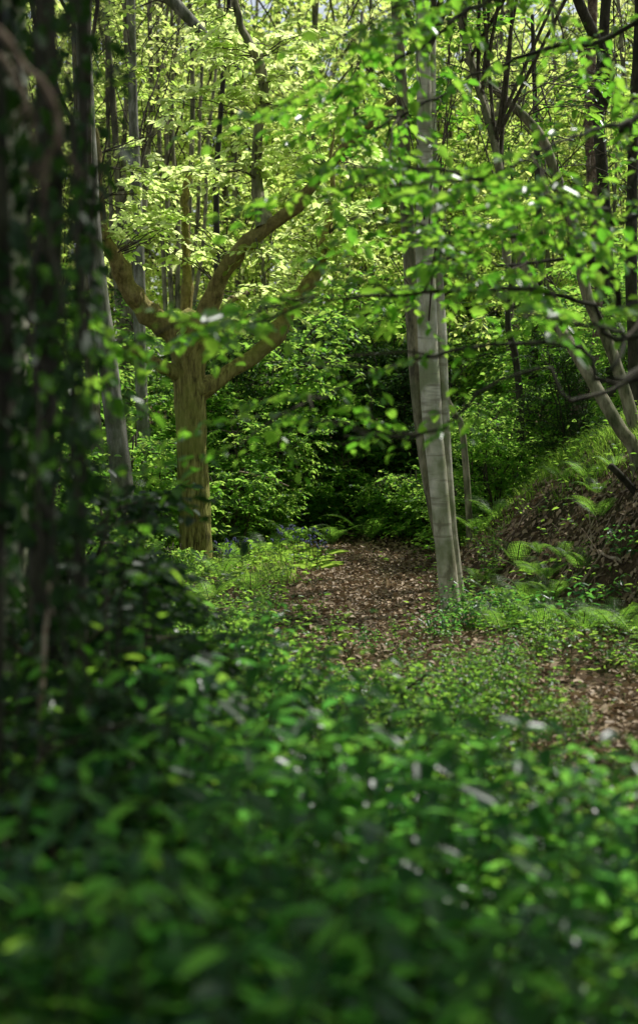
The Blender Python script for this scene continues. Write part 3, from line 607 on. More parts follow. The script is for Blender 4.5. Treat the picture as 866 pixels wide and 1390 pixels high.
# near dead branches at upper left, and a near leafy bough from the left
def stick(name, label, pts3, r0, r1, mat, cat='branch', group=None, n=20, lump=.15, forks=0):
    P = spline(pts3, n); P[1:-1] += rng.normal(0, r0 * .25, P[1:-1].shape)
    g = [tubes(P, np.linspace(r0, r1, n), 8, lump)]
    L = np.linalg.norm(P[-1] - P[0])
    for k in range(forks):
        i = rng.integers(n // 4, n - 3); d = nrm(P[i + 1] - P[i] + rng.normal(0, .45, 3) * np.linalg.norm(P[i + 1] - P[i]) * 1.5)
        Q = spline([P[i], P[i] + d * L * .12, P[i] + d * L * U(.2, .35) + [0, 0, U(-.02, .04)]], 8)
        g.append(tubes(Q, np.linspace(r0 * .55, r1 * .6, 8), 6, lump))
    return solo(name, cat_(*g), M[mat], label, cat, P[0], group, smooth=True)
stick('dead_branch', 'blurred curved reddish dead branch hooking down at the upper left edge', [at(-30, 20, 3.6), at(8, 52, 3.6), at(36, 92, 3.6), at(64, 122, 3.6), at(80, 160, 3.6), at(78, 190, 3.6), at(66, 215, 3.6), at(58, 280, 3.6)], .008, .004, 'deadwood', forks=4)
stick('dead_branch', 'thinner blurred dead branch below the hooked reddish one', [at(-30, 60, 3.7), at(6, 82, 3.7), at(26, 118, 3.7), at(42, 150, 3.7), at(46, 200, 3.7)], .006, .003, 'deadwood', forks=2)

lb = root('leafy_branch', 'blurred sunlit leafy branch reaching in front of the oak fork from the left', 'branch', at(60, 430, 6.2))
def lbough(pts, n, tmin=.25):
    P = spline([at(*p) for p in pts], 26)
    k = np.array(lb.location)
    p, d = along(P[None], tmin, n)
    lv, tw = sprays(p + rng.normal(0, .03, p.shape), hdir(n, d, .6), .2 * U(.5, 1.3, n), 6, .07, .62, .2, .5, twig_r=.002, carve=False)
    part('leaves', lv, M['beech'], lb); part('branch', cat_(tubes(P, np.linspace(.008, .003, 26), 6, .1), tw), M['darkbark'], lb, True)
lbough([(60, 430, 6.2), (100, 448, 6.2), (140, 462, 6.1), (190, 462, 6.1), (240, 440, 6.0), (290, 425, 6.0)], 13)
lbough([(60, 430, 6.2), (110, 455, 6.1), (140, 500, 6.0), (152, 540, 6.0)], 10, .5)

# --- background trees: four kinds, copied
def proto_tree(name, h, leafm, bark, lab, m, leaf, rz=1.5):
    r = root(name, lab, 'tree', (0, 0, 0), 'trees in the wood behind')
    lean = U(-.5, .5, 2)
    P = spline([[0, 0, -.3], [lean[0] * .2, lean[1] * .2, h * .3], [lean[0] * .6, lean[1] * .6, h * .65], [lean[0], lean[1], h]], 24)
    part('trunk', tubes(P, np.linspace(.07, .02, 24), 9, .08), M[bark], r, True)
    lv, tw = crown(P, (.12, 1), (lean[0] * .5, lean[1] * .5, h * .56), (rz, rz, h * .5), 34, int(m * .36), .6, 10, leaf, br=.02, shell=.25, tmin=.3, twig_r=.003, carve=False)
    part('crown', lv, M[leafm], r); part('twigs', tw, M['twig'], r, True)
    return r
BGL = ['thin pale-barked tree in bright yellow-green leaf far back in the wood', 'slim-stemmed tree in loose fresh green leaf far back in the wood', 'bushy mid-green tree with low branches far back in the wood']
protos = [proto_tree('background_tree', 8.0, 'far', 'polebark', BGL[0], 1000, .10, 1.9), proto_tree('background_tree', 7.2, 'hazel', 'polebark', BGL[1], 1000, .10, 1.9), proto_tree('background_tree', 5.8, 'hazel', 'polebark', BGL[2], 1100, .095, 2.0)]
first = [True] * 3
spots = []
for (px, D, k, s) in [(20, 27, 1, 1), (90, 30, 0, 1.05), (150, 36, 1, 1.1), (330, 31, 1, 1.15), (395, 34, 0, 1.3), (255, 33, 0, 1.25), (300, 38, 1, 1.5), (190, 40, 2, 1.8), (350, 45, 0, 1.6), (455, 29, 2, 1.1), (520, 33, 1, 1.1), (560, 28, 2, 1.05), (610, 30, 0, 1.0), (660, 27, 1, 1.0), (720, 30, 2, 1.2), (770, 26, 1, .95), (830, 29, 0, 1.0), (880, 25, 2, 1.1), (940, 28, 1, 1.0),
                      (-60, 30, 2, 1.2), (40, 38, 0, 1.2), (420, 41, 1, 1.25), (500, 40, 0, 1.2), (580, 40, 1, 1.3), (650, 38, 2, 1.45), (700, 40, 0, 1.2), (790, 37, 1, 1.2), (870, 36, 0, 1.1), (330, 42, 2, 1.5), (120, 45, 2, 1.5), (230, 48, 2, 1.3), (960, 35, 1, 1.2), (-120, 36, 0, 1.1), (610, 24.5, 2, .75), (760, 23.5, 2, .75), (480, 25.5, 2, .7), (375, 27, 2, .8), (820, 23, 2, .7)]:
    loc = gbase(px, D); o = protos[k]; s = s * (1.12 if D > 28 else 1.0)
    if first[k]:
        first[k] = False; o.location = loc; o.rotation_euler.z = U(0, 6.28); o.scale = (s,) * 3
    else:
        dup(o, loc, U(0, 6.28), s)
# far wood closing the view
N_ = 21000
fx = U(-26, 26, N_); fy = np.where(U(0, 1, N_) < .5, U(49, 51, N_), U(62, 65, N_))
fz = gh(fx, fy) + U(0, 1, N_) ** .9 * (13.5 + 2.5 * np.sin(fx * .9) + 1.5 * np.sin(fx * 2.3 + 1)) * np.where(np.abs(fx + 4.6) < 1.6, .8, 1)
fp = np.stack([fx, fy, fz], 1) + rng.normal(0, .3, (N_, 3))
lv = leaves(fp, rng.normal(0, 1, (N_, 3)) + [0, 0, -.3], rng.normal(0, .7, (N_, 3)) + [0, 0, 1], U(.22, .42, N_), U(.14, .26, N_))
tr_k = 60; tx, ty = U(-24, 24, tr_k), U(49, 64, tr_k)
TPt = np.stack([np.stack([tx + q * U(-.6, .6, tr_k), ty, gh(tx, ty) + q * 11], 1) for q in np.linspace(0, 1, 6)], 1)
fw = root('far_wood', 'hazy far mass of sunlit woodland foliage closing the view', 'woodland', (0, 56, 0), kind='stuff')
w1 = part('foliage', lv, M['far'], fw); w2 = part('trunks', tubes(TPt, np.linspace(.16, .06, 6), 6), M['polebark'], fw, True)
for w in (w1, w2): w['kind'] = 'stuff'

# unseen canopy trees added off frame to shade the scene
def canopy(label, x, y, z, r, m):
    b = np.array([x, y, float(gh(x, y))]); ro = root('shade_tree', label, 'tree', b)
    P = spline([b + [0, 0, -.2], b + [.1, .1, 4], [x - .1, y, 8], [x, y + .1, z + 1.5]], 24)
    part('trunk', tubes(P, np.linspace(.24, .06, 24), 14, .08), M['greybark'], ro, True)
    lv, tw = crown(P, (.55, 1), (x, y, z), (r, r, 2.0), 26, m, .9, 12, .14, br=.035, twig_r=.006)
    part('crown', lv, M['hazel'], ro); part('twigs', tw, M['twig'], ro, True)
canopy('unseen shade tree added outside the left of the view', -4.4, 11, 9.8, 4.4, 520)
canopy('unseen shade tree added behind the camera on the left', -2.6, 1.0, 8.6, 4.4, 1000)
canopy('unseen shade tree added behind the camera on the right', 1.8, -2.6, 8.8, 4.4, 1000)
canopy('unseen shade tree added on the bank outside the right of the view', 5.2, 5.6, 9.4, 4.6, 1100)
canopy('unseen shade tree added farther back outside the right of the view', 6.4, 12.5, 10.2, 4.4, 520)
canopy('unseen shade tree added well back outside the right of the view', 7.4, 21, 10.5, 4.2, 520)

# ------------------------------------------------------------------ shrubs
def proto_shrub(name, label, h, r, leafm, m, leaf, ratio, stems=9, grp=None, droop=.2, bark='twig', sl=.35, nl=10):
    ro = root(name, label, 'shrub', (0, 0, 0), grp)
    a = U(0, 6.28, stems); e = np.stack([np.cos(a) * r * U(.1, .7, stems), np.sin(a) * r * U(.1, .7, stems), h * U(.7, 1.0, stems)], 1)
    B = boughs(np.stack([np.cos(a) * .05, np.sin(a) * .05, np.full(stems, -.05)], 1), e, .15, 10)
    K = stems * 6
    p0, d0 = along(B, .1, K); a = U(0, 6.28, K)
    e2 = p0 + np.stack([np.cos(a) * r * U(.3, .7, K), np.sin(a) * r * U(.3, .7, K), U(-.15, .2, K) * h], 1); e2[:, 2] = np.maximum(e2[:, 2], .03)
    B2 = boughs(p0, e2, .12, 6)
    p, d = along(B2, .2, m)
    lv, tw = sprays(p, hdir(m, d, .7, .3), sl * U(.6, 1.3, m), nl, leaf, ratio, droop, .5, twig_r=.002, carve=False)
    part('stems', cat_(tubes(B, np.linspace(.018, .006, 10), 6), tubes(B2, np.linspace(.007, .003, 6), 4), tw), M[bark], ro, True)
    part('foliage', lv, M[leafm], ro)
    return ro
SH = {
 'ever': proto_shrub('evergreen_bush', 'x', 2.2, 1.2, 'holly', 900, .055, .5, 10, droop=.35, bark='darkbark'),
 'green': proto_shrub('leafy_bush', 'x', 2.2, 1.1, 'shrub', 620, .07, .6, 9),
 'low': proto_shrub('leafy_bush', 'x', 1.0, .65, 'shrub', 330, .055, .6, 8, sl=.25),
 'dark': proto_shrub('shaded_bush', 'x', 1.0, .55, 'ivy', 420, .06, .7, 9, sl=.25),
}
used = {}
def shrub(kind, px, D, h, label, group=None):
    src = SH[kind]; base_h = 2.2 if kind in ('ever', 'green') else 1.0
    loc = gbase(px, D); s = h / base_h
    if kind not in used:
        used[kind] = 1; src.location = loc; src.rotation_euler.z = U(0, 6.28); src.scale = (s,) * 3; src['label'] = label
        if group: src['group'] = group
        return src
    r = dup(src, loc, U(0, 6.28), s, label)
    if group: r['group'] = group
    elif 'group' in r: del r['group']
    return r
ge, gg, gl, gd = 'dark evergreen bushes beyond the path', 'green bushes behind the bank', 'bushes in the left middle distance', 'shaded bushes in the left foreground'
shrub('ever', 335, 22, 2.4, 'dark evergreen bush behind the right side of the oak trunk', ge)
shrub('ever', 420, 24, 2.6, 'tall dark evergreen bush in deep shade midway between oak and beech', ge)
shrub('ever', 505, 23.2, 2.3, 'dark evergreen bush in deep shade just left of the beech stems', ge)
shrub('ever', 572, 22, 2.2, 'dark evergreen bush directly behind the beech stems', ge)
shrub('ever', 290, 24, 2.7, 'dark evergreen bush behind the oak trunk', ge)
shrub('ever', 780, 18.5, 1.3, 'dark twiggy bush in shade on top of the bank below the brown trunk', ge)
shrub('ever', 640, 25, 3.0, 'tall dark evergreen bush far back to the right of the beech', ge)
for px, D, h, l in [(650, 21.5, 1.5, 'leafy green bush just right of the beech stems'), (700, 23, 2.3, 'tall leafy green bush behind the two dark saplings'), (755, 20.5, 2.0, 'leafy bush above the grassy crest of the bank'), (830, 20, 2.4, 'leafy green bush at the right edge above the bank'), (670, 18.8, 1.3, 'small green bush at the foot of the grassy bank slope, right of the beech'),
                    (150, 24, 2.6, 'tall green bush behind the pale leaning trunk'), (60, 22, 2.6, 'green bush seen through the hanging ivy on the left'), (230, 21.5, 1.8, 'green bush behind the left side of the oak trunk'), (900, 22, 2.8, 'green bush outside the right edge behind the bank'), (880, 17.5, 1.6, 'green bush at the right edge beside the dark upright trunk'), (0, 19, 2.2, 'green bush at the far left behind the ivy stems')]:
    shrub('green', px, D, h, l, gg)
for px, D, h, l in [(350, 20.8, 1.5, 'leafy bush in half shade right of the oak trunk, in front of the evergreens'), (420, 22.2, 2.6, 'green bush in half shade above the path end'), (300, 21.6, 1.9, 'green bush close behind the right side of the oak trunk'), (520, 24, 3.2, 'green bush between the oak and the beech, far back')]:
    shrub('green', px, D, h, l, 'bushes in half shade beyond the oak')
for px, D, h, l in [(440, 21.5, .8, 'low leafy bush at the far end of the path'), (400, 21.2, .7, 'low leafy bush left of the path end'), (540, 21, .8, 'low leafy bush right of the path end'), (490, 21.8, 1.0, 'low leafy bush behind the middle of the path end'), (360, 20.6, .7, 'low leafy bush between the oak and the path end'), (590, 20.5, .9, 'low leafy bush behind the beech'), (570, 22.4, 1.5, 'leafy bush in front of the evergreen behind the beech')]:
    shrub('low', px, D, h, l, 'low bushes around the path end')
for px, D, h, l in [(205, 18.2, 1.1, 'small sunlit bush immediately left of the oak trunk'), (178, 19.5, 1.3, 'leafy bush between the pale leaning trunk and the oak'), (130, 18, 1.4, 'leafy bush in half shade left of the pale leaning trunk'), (95, 16.5, 1.2, 'leafy bush glimpsed behind the hanging ivy stems'), (45, 15, 1.2, 'leafy bush low at the left behind the ivy-clad trunks'), (315, 20, .9, 'small bush to the right of the oak trunk base'),
                    (150, 13.2, .8, 'low bush below the pale leaning trunk'), (215, 14.6, .55, 'low sunlit bush in front of the oak, left of the ferns'), (625, 18.3, .7, 'small bush behind the foot of the beech'), (100, 11.5, .9, 'shaded leafy bush left of the clearing')]:
    shrub('low', px, D, h, l, gl)
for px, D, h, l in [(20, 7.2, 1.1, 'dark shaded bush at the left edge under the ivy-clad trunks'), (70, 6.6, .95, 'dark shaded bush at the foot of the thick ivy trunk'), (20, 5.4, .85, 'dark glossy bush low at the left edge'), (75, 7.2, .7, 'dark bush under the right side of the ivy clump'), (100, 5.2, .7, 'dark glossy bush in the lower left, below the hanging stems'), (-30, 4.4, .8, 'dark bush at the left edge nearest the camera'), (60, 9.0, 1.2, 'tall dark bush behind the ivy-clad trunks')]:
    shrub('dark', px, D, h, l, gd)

# ------------------------------------------------------------------ ferns and herbs
def frond_geo(nf, L, pairs, seg, wid, lean=1.0):
    lv, st = [], []
    for k in range(nf):
        a = k / nf * 6.283 + U(-.3, .3); o = np.array([math.cos(a), math.sin(a), 0]); l = L * U(.75, 1.1); ln = lean * U(.7, 1.2)
        q = np.linspace(0, 1, 14)[:, None]
        P = o * (l * ln * .75 * q ** 1.15) + np.array([0, 0, 1.0]) * l * (.95 * q - .55 * q ** 2.4)
        st.append(tubes(P, np.linspace(.004, .0012, 14), 4))
        s = np.cross(o, [0, 0, 1.0])
        t = np.linspace(.16, .99, pairs); i = t * 13; i0 = np.minimum(i.astype(int), 12); u = (i - i0)[:, None]
        C = P[i0] * (1 - u) + P[i0 + 1] * u; T = nrm(P[i0 + 1] - P[i0])
        w = wid * l * np.sin(np.clip((1 - t) * 1.25 + .1, 0, 1) * math.pi * .55) * np.clip((t - .05) * 5, .35, 1)
        for sd in (1, -1):
            d = nrm(s * sd + T * .35 + [0, 0, -.16])
            for j in range(pairs):
                m = max(2, int(seg * w[j] / (wid * l) + .5))
                r = (np.arange(m) + .5) / m
                pp = C[j] + d[j] * (w[j] * r)[:, None]
                nn = nrm(np.cross(d[j], T[j]) * sd)
                for e in (1, -1):
                    dd = nrm(T[j] * e + d[j] * .6)
                    z = (w[j] * .125 * (1 - .75 * r) + .004) * U(.85, 1.15)
                    lv.append(leaves(pp, np.repeat(dd[None], m, 0), np.repeat(nn[None], m, 0) + rng.normal(0, .12, (m, 3)), z, z * .55, .05, .05))
    return cat_(*lv), cat_(*st)
def proto_fern(nf, L):
    r = root('fern', 'x', 'fern', (0, 0, 0)); a, b = frond_geo(nf, L, 22, 7, .17)
    part('fronds', a, M['fern'], r); part('stalks', b, M['stem'], r); return r
ferns = [proto_fern(7, .62), proto_fern(5, .66)]; fu = [True, True]
def fern(px, D, s, label, group, i=None):
    i = int(rng.integers(2)) if i is None else i
    loc = gbase(px, D)
    if fu[i]:
        fu[i] = False; o = ferns[i]; o.location = loc; o.scale = (s,) * 3; o['label'] = label; o['group'] = group; return
    dup(ferns[i], loc, U(0, 6.28), s, label, group, tilt=(U(-.1, .1), U(-.1, .1)))
g1, g2, g3 = 'ferns around the oak', 'ferns on the bank', 'shaded ferns in the foreground'
for px, D, s, l in [(300, 16.6, 1.0, 'bright fern fronds at the right foot of the oak'), (255, 16.2, .95, 'bright fern in front of the oak trunk base'), (340, 15.2, .9, 'fern in sunlight left of the path'), (285, 14.6, .9, 'sunlit fern below the oak, in front of the trunk-base ferns'), (220, 15.8, .9, 'fern left of the oak trunk base'), (320, 18.4, .9, 'fern behind the bluebells beside the oak'), (360, 19.2, .9, 'fern by the left corner of the path end'), (400, 20.2, 1.0, 'shaded fern at the left of the path end'), (450, 20.4, .9, 'shaded fern at the middle of the path end'), (500, 20.6, 1.0, 'shaded fern at the right of the path end'), (235, 13.6, .8, 'fern low at the left below the oak'), (300, 12.6, .75, 'fern at the near edge of the sunlit patch under the oak')]:
    fern(px, D, s, l, g1)
for px, D, s, l in [(748, 13.7, .75, 'bright fern on the bare middle of the bank'), (722, 13.9, .8, 'sunlit fern on the bank just left of the brightest one'), (700, 15.4, .8, 'fern arching over the top left of the bare bank'), (690, 14.4, .8, 'fern at the left foot of the bank'), (660, 13.7, .8, 'fern right of the beech base'), (680, 12.9, .75, 'fern below the bank, right of the beech foot'), (735, 12.9, .75, 'fern at the foot of the bank, centre'), (790, 12.6, .85, 'large fern at the foot of the bank towards the right'), (835, 12.4, .95, 'dark green fern at the right under the bank'), (862, 12.0, .9, 'fern at the right edge under the bank'), (650, 17.4, .9, 'fern behind the beech at the left end of the bank'), (672, 17.2, .85, 'fern on the grassy shoulder left of the bank'), (835, 14.6, .6, 'small sunlit fern under the leaning grey trunk'), (800, 15.4, .7, 'fern in the bright grass on the bank crest'), (765, 15.9, .6, 'little fern on the grassy slope of the bank')]:
    fern(px, D, s, l, g2)
for k in range(14):
    px = U(640, 870); D = np.interp(px, [640, 870], [14.2, 12.6]) + U(-.5, 1.6)
    fern(px, D, U(.45, .75), 'smaller fern among the plants on the lower bank', 'smaller ferns on the bank')
for px, D, s, l in [(110, 4.3, .95, 'blurred upright fern in the dark lower left'), (200, 4.0, .9, 'blurred fern in the dark foreground left of centre'), (40, 3.8, .9, 'blurred fern at the lower left edge'), (150, 5.4, .9, 'blurred shaded fern behind the lower left ones'), (620, 4.4, .75, 'blurred fern in the lower right foreground'), (330, 3.2, .7, 'blurred fern at the bottom centre')]:
    fern(px, D, s, l, g3)
for px, D, s, l in [(80, 3.3, 1.15, 'large blurred fern at the bottom left'), (260, 3.6, .95, 'large blurred fern at the bottom, left of centre'), (480, 3.4, .85, 'large blurred fern at the bottom centre'), (150, 3.0, .9, 'nearest blurred fern at the bottom left'), (700, 3.3, .8, 'blurred fern at the bottom right'), (820, 4.0, .9, 'blurred fern low at the right edge'), (230, 5.6, 1.0, 'shaded fern left of the middle foreground'), (350, 6.2, .9, 'shaded fern in the middle foreground'), (440, 5.0, .9, 'blurred fern in the foreground, centre'), (560, 6.5, .75, 'shaded fern right of the middle foreground'), (130, 6.6, 1.1, 'shaded fern below the hanging stems'), (210, 8.5, 1.05, 'fern on the left in front of the oak clearing'), (300, 9.5, .8, 'fern in the left middle distance'), (380, 8.6, .7, 'fern just left of the near path')]:
    fern(px, D, s, l, 'ferns spread through the foreground')

def herb(nstem, h, pairs, leaf, ratio, spread, leafm, name, tri=False, cat='plant'):
    r = root(name, 'x', cat, (0, 0, 0)); lv, st = [], []
    for k in range(nstem):
        a = U(0, 6.28); o = np.array([math.cos(a), math.sin(a), 0]); b = o * U(0, spread * .6); hh = h * U(.65, 1.0)
        e = b + o * spread * U(.2, 1.2) + [0, 0, hh]
        c = (b + e) / 2 + [0, 0, hh * .2]
        P = spline([b, c, e], 12); st.append(tubes(P, np.linspace(.004, .0018, 12), 4))
        t = np.linspace(.25, 1, pairs); i = t * 11; i0 = np.minimum(i.astype(int), 10); u = (i - i0)[:, None]
        C = P[i0] * (1 - u) + P[i0 + 1] * u
        for j in range(pairs):
            ph = j * 1.57 + U(-.3, .3); sz = leaf * (1.05 - .5 * t[j]) * U(.8, 1.2)
            for s in (0, math.pi):
                d = np.array([math.cos(ph + s), math.sin(ph + s), U(-.5, .15)])
                if tri:
                    st.append(tubes(np.array([C[j], C[j] + d * sz * .8]), np.array([.0015, .001]), 3)); q = C[j] + d * sz * .8
                    w = np.cross(nrm(d), [0, 0, 1.0])
                    dd = np.array([d, d * .4 + w, d * .4 - w]); pp = np.repeat(q[None], 3, 0); zz = sz * np.array([1.0, .85, .85])
                else:
                    dd = d[None]; pp = (C[j] + nrm(d) * .012)[None]; zz = np.array([sz])
                lv.append(leaves(pp, dd, np.array([0, 0, 1.0]) + rng.normal(0, .3, (len(pp), 3)), zz, zz * ratio, .12, .2))
    part('leaves', cat_(*lv), M[leafm], r); part('stalks', cat_(*st), M['stem'], r); return r
HB = [herb(9, .75, 7, .10, .55, .24, 'nettle', 'nettle'), herb(8, .65, 5, .062, .72, .42, 'bramble', 'bramble', True), herb(10, .42, 4, .10, .5, .2, 'nettle', 'woodland_herb'), herb(7, .5, 4, .05, .75, .34, 'bramble', 'bramble', True)]
HH = [.75, .65, .42, .5]; hu = [True] * 4
def top_row(px):
    return np.interp(px, [-50, 0, 150, 300, 385, 420, 600, 660, 720, 866, 950], [800, 810, 815, 812, 850, 905, 915, 925, 985, 1010, 1010])
ZL = {'nl': 'nettle-like plant', 'br': 'three-leaved bramble', 'wh': 'low leafy herb'}
KIND = ['nl', 'br', 'wh', 'br']
cnt = 0; tries = 0; placed = []
while cnt < 235 and tries < 6000:
    tries += 1
    D = 2.7 + 10.5 * U() ** 1.25; px = U(-60, 930); x = PX(px, D)
    if any((x - a) ** 2 + (D - b) ** 2 < (.11 + .006 * D) ** 2 for a, b in placed): continue
    g = float(gh(x, D)); cap = 1.6 - (top_row(px) - HY) / F * D - g
    if D > 6.5 and on_path(x, D) > .3 and U() < .75: continue
    if cap < .14: continue
    i = int(rng.choice(4, p=[.34, .27, .15, .24] if D < 6 else [.03, .45, .10, .42]))  # shade-darkened nettle kept near the camera, brighter bramble beyond
    s = min(cap * U(.55, 1.08), .95) / HH[i]
    s = min(s, 1.35)
    if s < .28: continue
    s = max(s, .35)
    near = 'blurred nearest foreground' if D < 4.6 else ('shaded foreground' if D < 7.5 else 'middle distance')
    side = 'left' if px < 290 else ('middle' if px < 580 else 'right')
    lab = f'{ZL[KIND[i]]} in the {near}, {side}'
    grp = f'{ZL[KIND[i]]}s, {near}, {side}'
    placed.append((x, D)); cnt += 1
    if hu[i]:
        hu[i] = False; o = HB[i]; o.location = (x, D, g); o.scale = (s,) * 3; o['label'] = lab; o['group'] = grp
    else:
        dup(HB[i], (x, D, g - .01), U(0, 6.28), s, lab, grp, tilt=(U(-.12, .12), U(-.12, .12)))
for px, D, s, l in [(640, 13.2, .7, 'leafy plant hugging the foot of the beech on its right'), (590, 12.8, .55, 'low leafy plant just in front of the beech foot'), (700, 13.4, .7, 'leafy plant at the left foot of the bank between ferns'), (760, 13.1, .7, 'leafy plant in the middle of the bank foot'), (815, 12.9, .8, 'leafy plant on the lower right of the bank'), (780, 13.9, .5, 'small plant growing on the bare bank face'), (850, 13.2, .6, 'upright plant on the bank at the right edge'), (670, 15.6, .6, 'small plant on the shaded left flank of the bank'), (500, 12.4, .4, 'small seedling in the leaf litter at the middle of the path'), (440, 12.8, .5, 'low plant at the left edge of the path'), (545, 12.2, .45, 'small plant at the near right of the path'), (600, 11.2, .5, 'low leafy plant in front of the beech, on the near path edge'), (640, 10.6, .5, 'low plant in the litter below the beech'), (680, 11.4, .5, 'low plant between the beech and the dark bank foot'), (570, 10.4, .4, 'low plant at the near centre of the path'), (665, 9.9, .4, 'low plant in the litter at lower right of the beech'), (615, 9.6, .4, 'low plant nearest on the litter before the beech')]:
    i = int(rng.choice([1, 2, 3])); loc = gbase(px, D)
    dup(HB[i], loc, U(0, 6.28), s, l, 'plants at the path edge and bank', tilt=(U(-.1, .1), U(-.1, .1)))

for k in range(56):
    px = U(180, 410); D = U(10.5, 16.8)
    if abs(px - 265) < 26 and D > 16.3: continue
    if on_path(PX(px, D), D) > .4: continue
    i = int(rng.choice([0, 1, 2, 3], p=[.02, .45, .08, .45])); loc = gbase(px, D); s = min(.62, max(.32, (1.6 - (np.interp(px, [190, 300, 400], [800, 805, 860]) - HY) / F * D - loc[2]) / HH[i])) * U(.8, 1.05)
    dup(HB[i], loc, U(0, 6.28), s, ZL[KIND[i]] + ' in the sunlit patch below the oak', ZL[KIND[i]] + 's in the sunlit patch', tilt=(U(-.1, .1), U(-.1, .1)))
for k in range(16):
    px = U(610, 880); D = np.interp(px, [610, 700, 880], [13.2, 12.6, 11.6]) + U(-.9, .7)
    i = int(rng.choice([0, 1, 2, 3], p=[.1, .35, .15, .4])); loc = gbase(px, D)
    dup(HB[i], loc, U(0, 6.28), U(.35, .62), ZL[KIND[i]] + ' along the foot of the bank', ZL[KIND[i]] + 's along the bank foot', tilt=(U(-.1, .1), U(-.1, .1)))
for k in range(56):
    px = U(400, 800); D = U(8.0, 11.4); i = int(rng.choice([1, 3])); loc = gbase(px, D)
    cap = 1.6 - (np.interp(px, [400, 470, 600, 660, 740, 800], [895, 905, 890, 860, 915, 970]) - HY) / F * D - loc[2]
    if cap < .1: continue
    dup(HB[i], loc, U(0, 6.28), float(np.clip(cap / HH[i], .25, .6)), ZL[KIND[i]] + ' in the leaf litter before the beech', ZL[KIND[i]] + 's in the leaf litter', tilt=(U(-.1, .1), U(-.1, .1)))

# bluebells beside the path
def proto_bluebell():
    r = root('bluebell', 'x', 'flower', (0, 0, 0)); lf = []
    for k in range(2):
        a = U(0, 6.28); o = np.array([math.cos(a), math.sin(a), 0]) * .03; fl = []
        P = spline([o * .3, o + [0, 0, .20], o * 2 + [0, 0, .29], o * 3 + [0, 0, .30]], 12); part('stalk', tubes(P, np.linspace(.003, .0015, 12), 6), M['stem'], r)
        for j in range(6, 12):
            d = np.array([math.cos(j * 2.1), math.sin(j * 2.1), -1.6]); T = P[j]
            B = spline([T, T + nrm(d) * .008, T + nrm(d) * .02], 5)
            fl.append(tubes(B, np.array([.002, .005, .0055, .0055, .008]), 6, cap=False))
        part('flower_head', cat_(*fl), M['bluebell'], r, True)
    for k in range(6):
        a = U(0, 6.28); d = np.array([[math.cos(a), math.sin(a), .9]])
        lf.append(leaves(np.zeros((1, 3)), d, np.array([[0, 0, 1.0]]), .26, .018, .1, .5))
    part('leaves', cat_(*lf), M['grass'], r); return r
bbp = proto_bluebell(); bfirst = True
for k in range(22):
    if k < 14: px, D = U(375, 440), U(18.0, 20.0); l, g = 'small bluebell in the shade by the far left end of the path', 'bluebells by the path end'
    else: px, D = U(295, 345), U(16.8, 18.4); l, g = 'small bluebell among the ferns right of the oak trunk', 'bluebells by the oak'
    s = U(.7, 1.0)
    if bfirst: bfirst = False; bbp.location = gbase(px, D); bbp['label'] = l; bbp['group'] = g
    else: dup(bbp, gbase(px, D), U(0, 6.28), s, l, g)

# ------------------------------------------------------------------ ground litter, cover, grass (uncountable)
def scatter(n, x0, x1, y0, y1, dens):
    ratio = U(0, 1, n); y = y0 + (y1 - y0) * ratio
    x = U(x0, x1, n) if np.isscalar(x0) else None
    k = U(0, 1, n) < dens(x, y); x, y = x[k], y[k]
    return x, y
def surf_normal(x, y, e=.06):
    return nrm(np.stack([-(gh(x + e, y) - gh(x - e, y)) / (2 * e), -(gh(x, y + e) - gh(x, y - e)) / (2 * e), np.ones_like(x)], 1))
def dl(x, y):
    s = bank_s(x, y)
    return np.clip(on_path(x, y) + .5 * ((s > -.3) & (s < 1.1)) * (y < 19) + .16, 0, 1)
x, y = scatter(95000, -3.2, 3.6, 6, 21.5, dl)
n = len(x); nv = surf_normal(x, y)
p = np.stack([x, y, gh(x, y) + U(.004, .045, n)], 1)
dd = rng.normal(0, 1, (n, 3)); dd -= nv * (dd * nv).sum(1)[:, None] * .75
L = U(.026, .068, n)
lv = leaves(p, dd, nv + rng.normal(0, .5, (n, 3)), L, L * U(.45, .7, n), .22, U(-.1, .35, (n, 1)))
solo('leaf_litter', lv, M['litter'], 'layer of dry brown fallen leaves on the path and bank', 'leaf litter', (0.4, 14, 0), kind='stuff')

def dc(x, y):
    s = bank_s(x, y); a = 1 - on_path(x, y)
    a = a * np.where((s > -.1) & (s < .95) & (y < 18), .5, 1)
    clump = .5 + .5 * np.sin(x * 3.1 + 1.7 * np.sin(y * 1.3)) * np.sin(y * 2.7 + x)
    return np.clip(a * (.25 + .75 * clump), 0.012, 1)
x, y = scatter(9500, -6, 5.5, 5, 27, dc); K = len(x)
b = np.stack([x, y, gh(x, y)], 1)
h = U(.06, .22, K) * np.where(y > 19.5, 1.5, 1)
m = 7; rep = np.repeat(np.arange(K), m); nn_ = len(rep)
a = U(0, 6.28, nn_); rad = U(.01, .11, nn_)
pos = b[rep] + np.stack([np.cos(a) * rad, np.sin(a) * rad, h[rep] * U(.3, 1, nn_)], 1)
lz = U(.03, .065, nn_) * np.where(y[rep] > 19.5, 1.3, 1)
lv = leaves(pos, np.stack([np.cos(a), np.sin(a), U(-.3, .4, nn_)], 1), np.array([0, 0, 1.0]) + rng.normal(0, .35, (nn_, 3)), lz, lz * .6)
stv = tubes(np.stack([b[rep], b[rep] * .4 + pos * .6 + [0, 0, .01], pos], 1), np.array([.0015, .0012, .0008]), 3)
gc = root('ground_cover', 'low leafy ground cover carpeting the wood floor off the path', 'ground cover', (0, 14, 0), kind='stuff')
for o in (part('leaves', lv, M['cover'], gc), part('stalks', stv, M['stem'], gc)): o['kind'] = 'stuff'

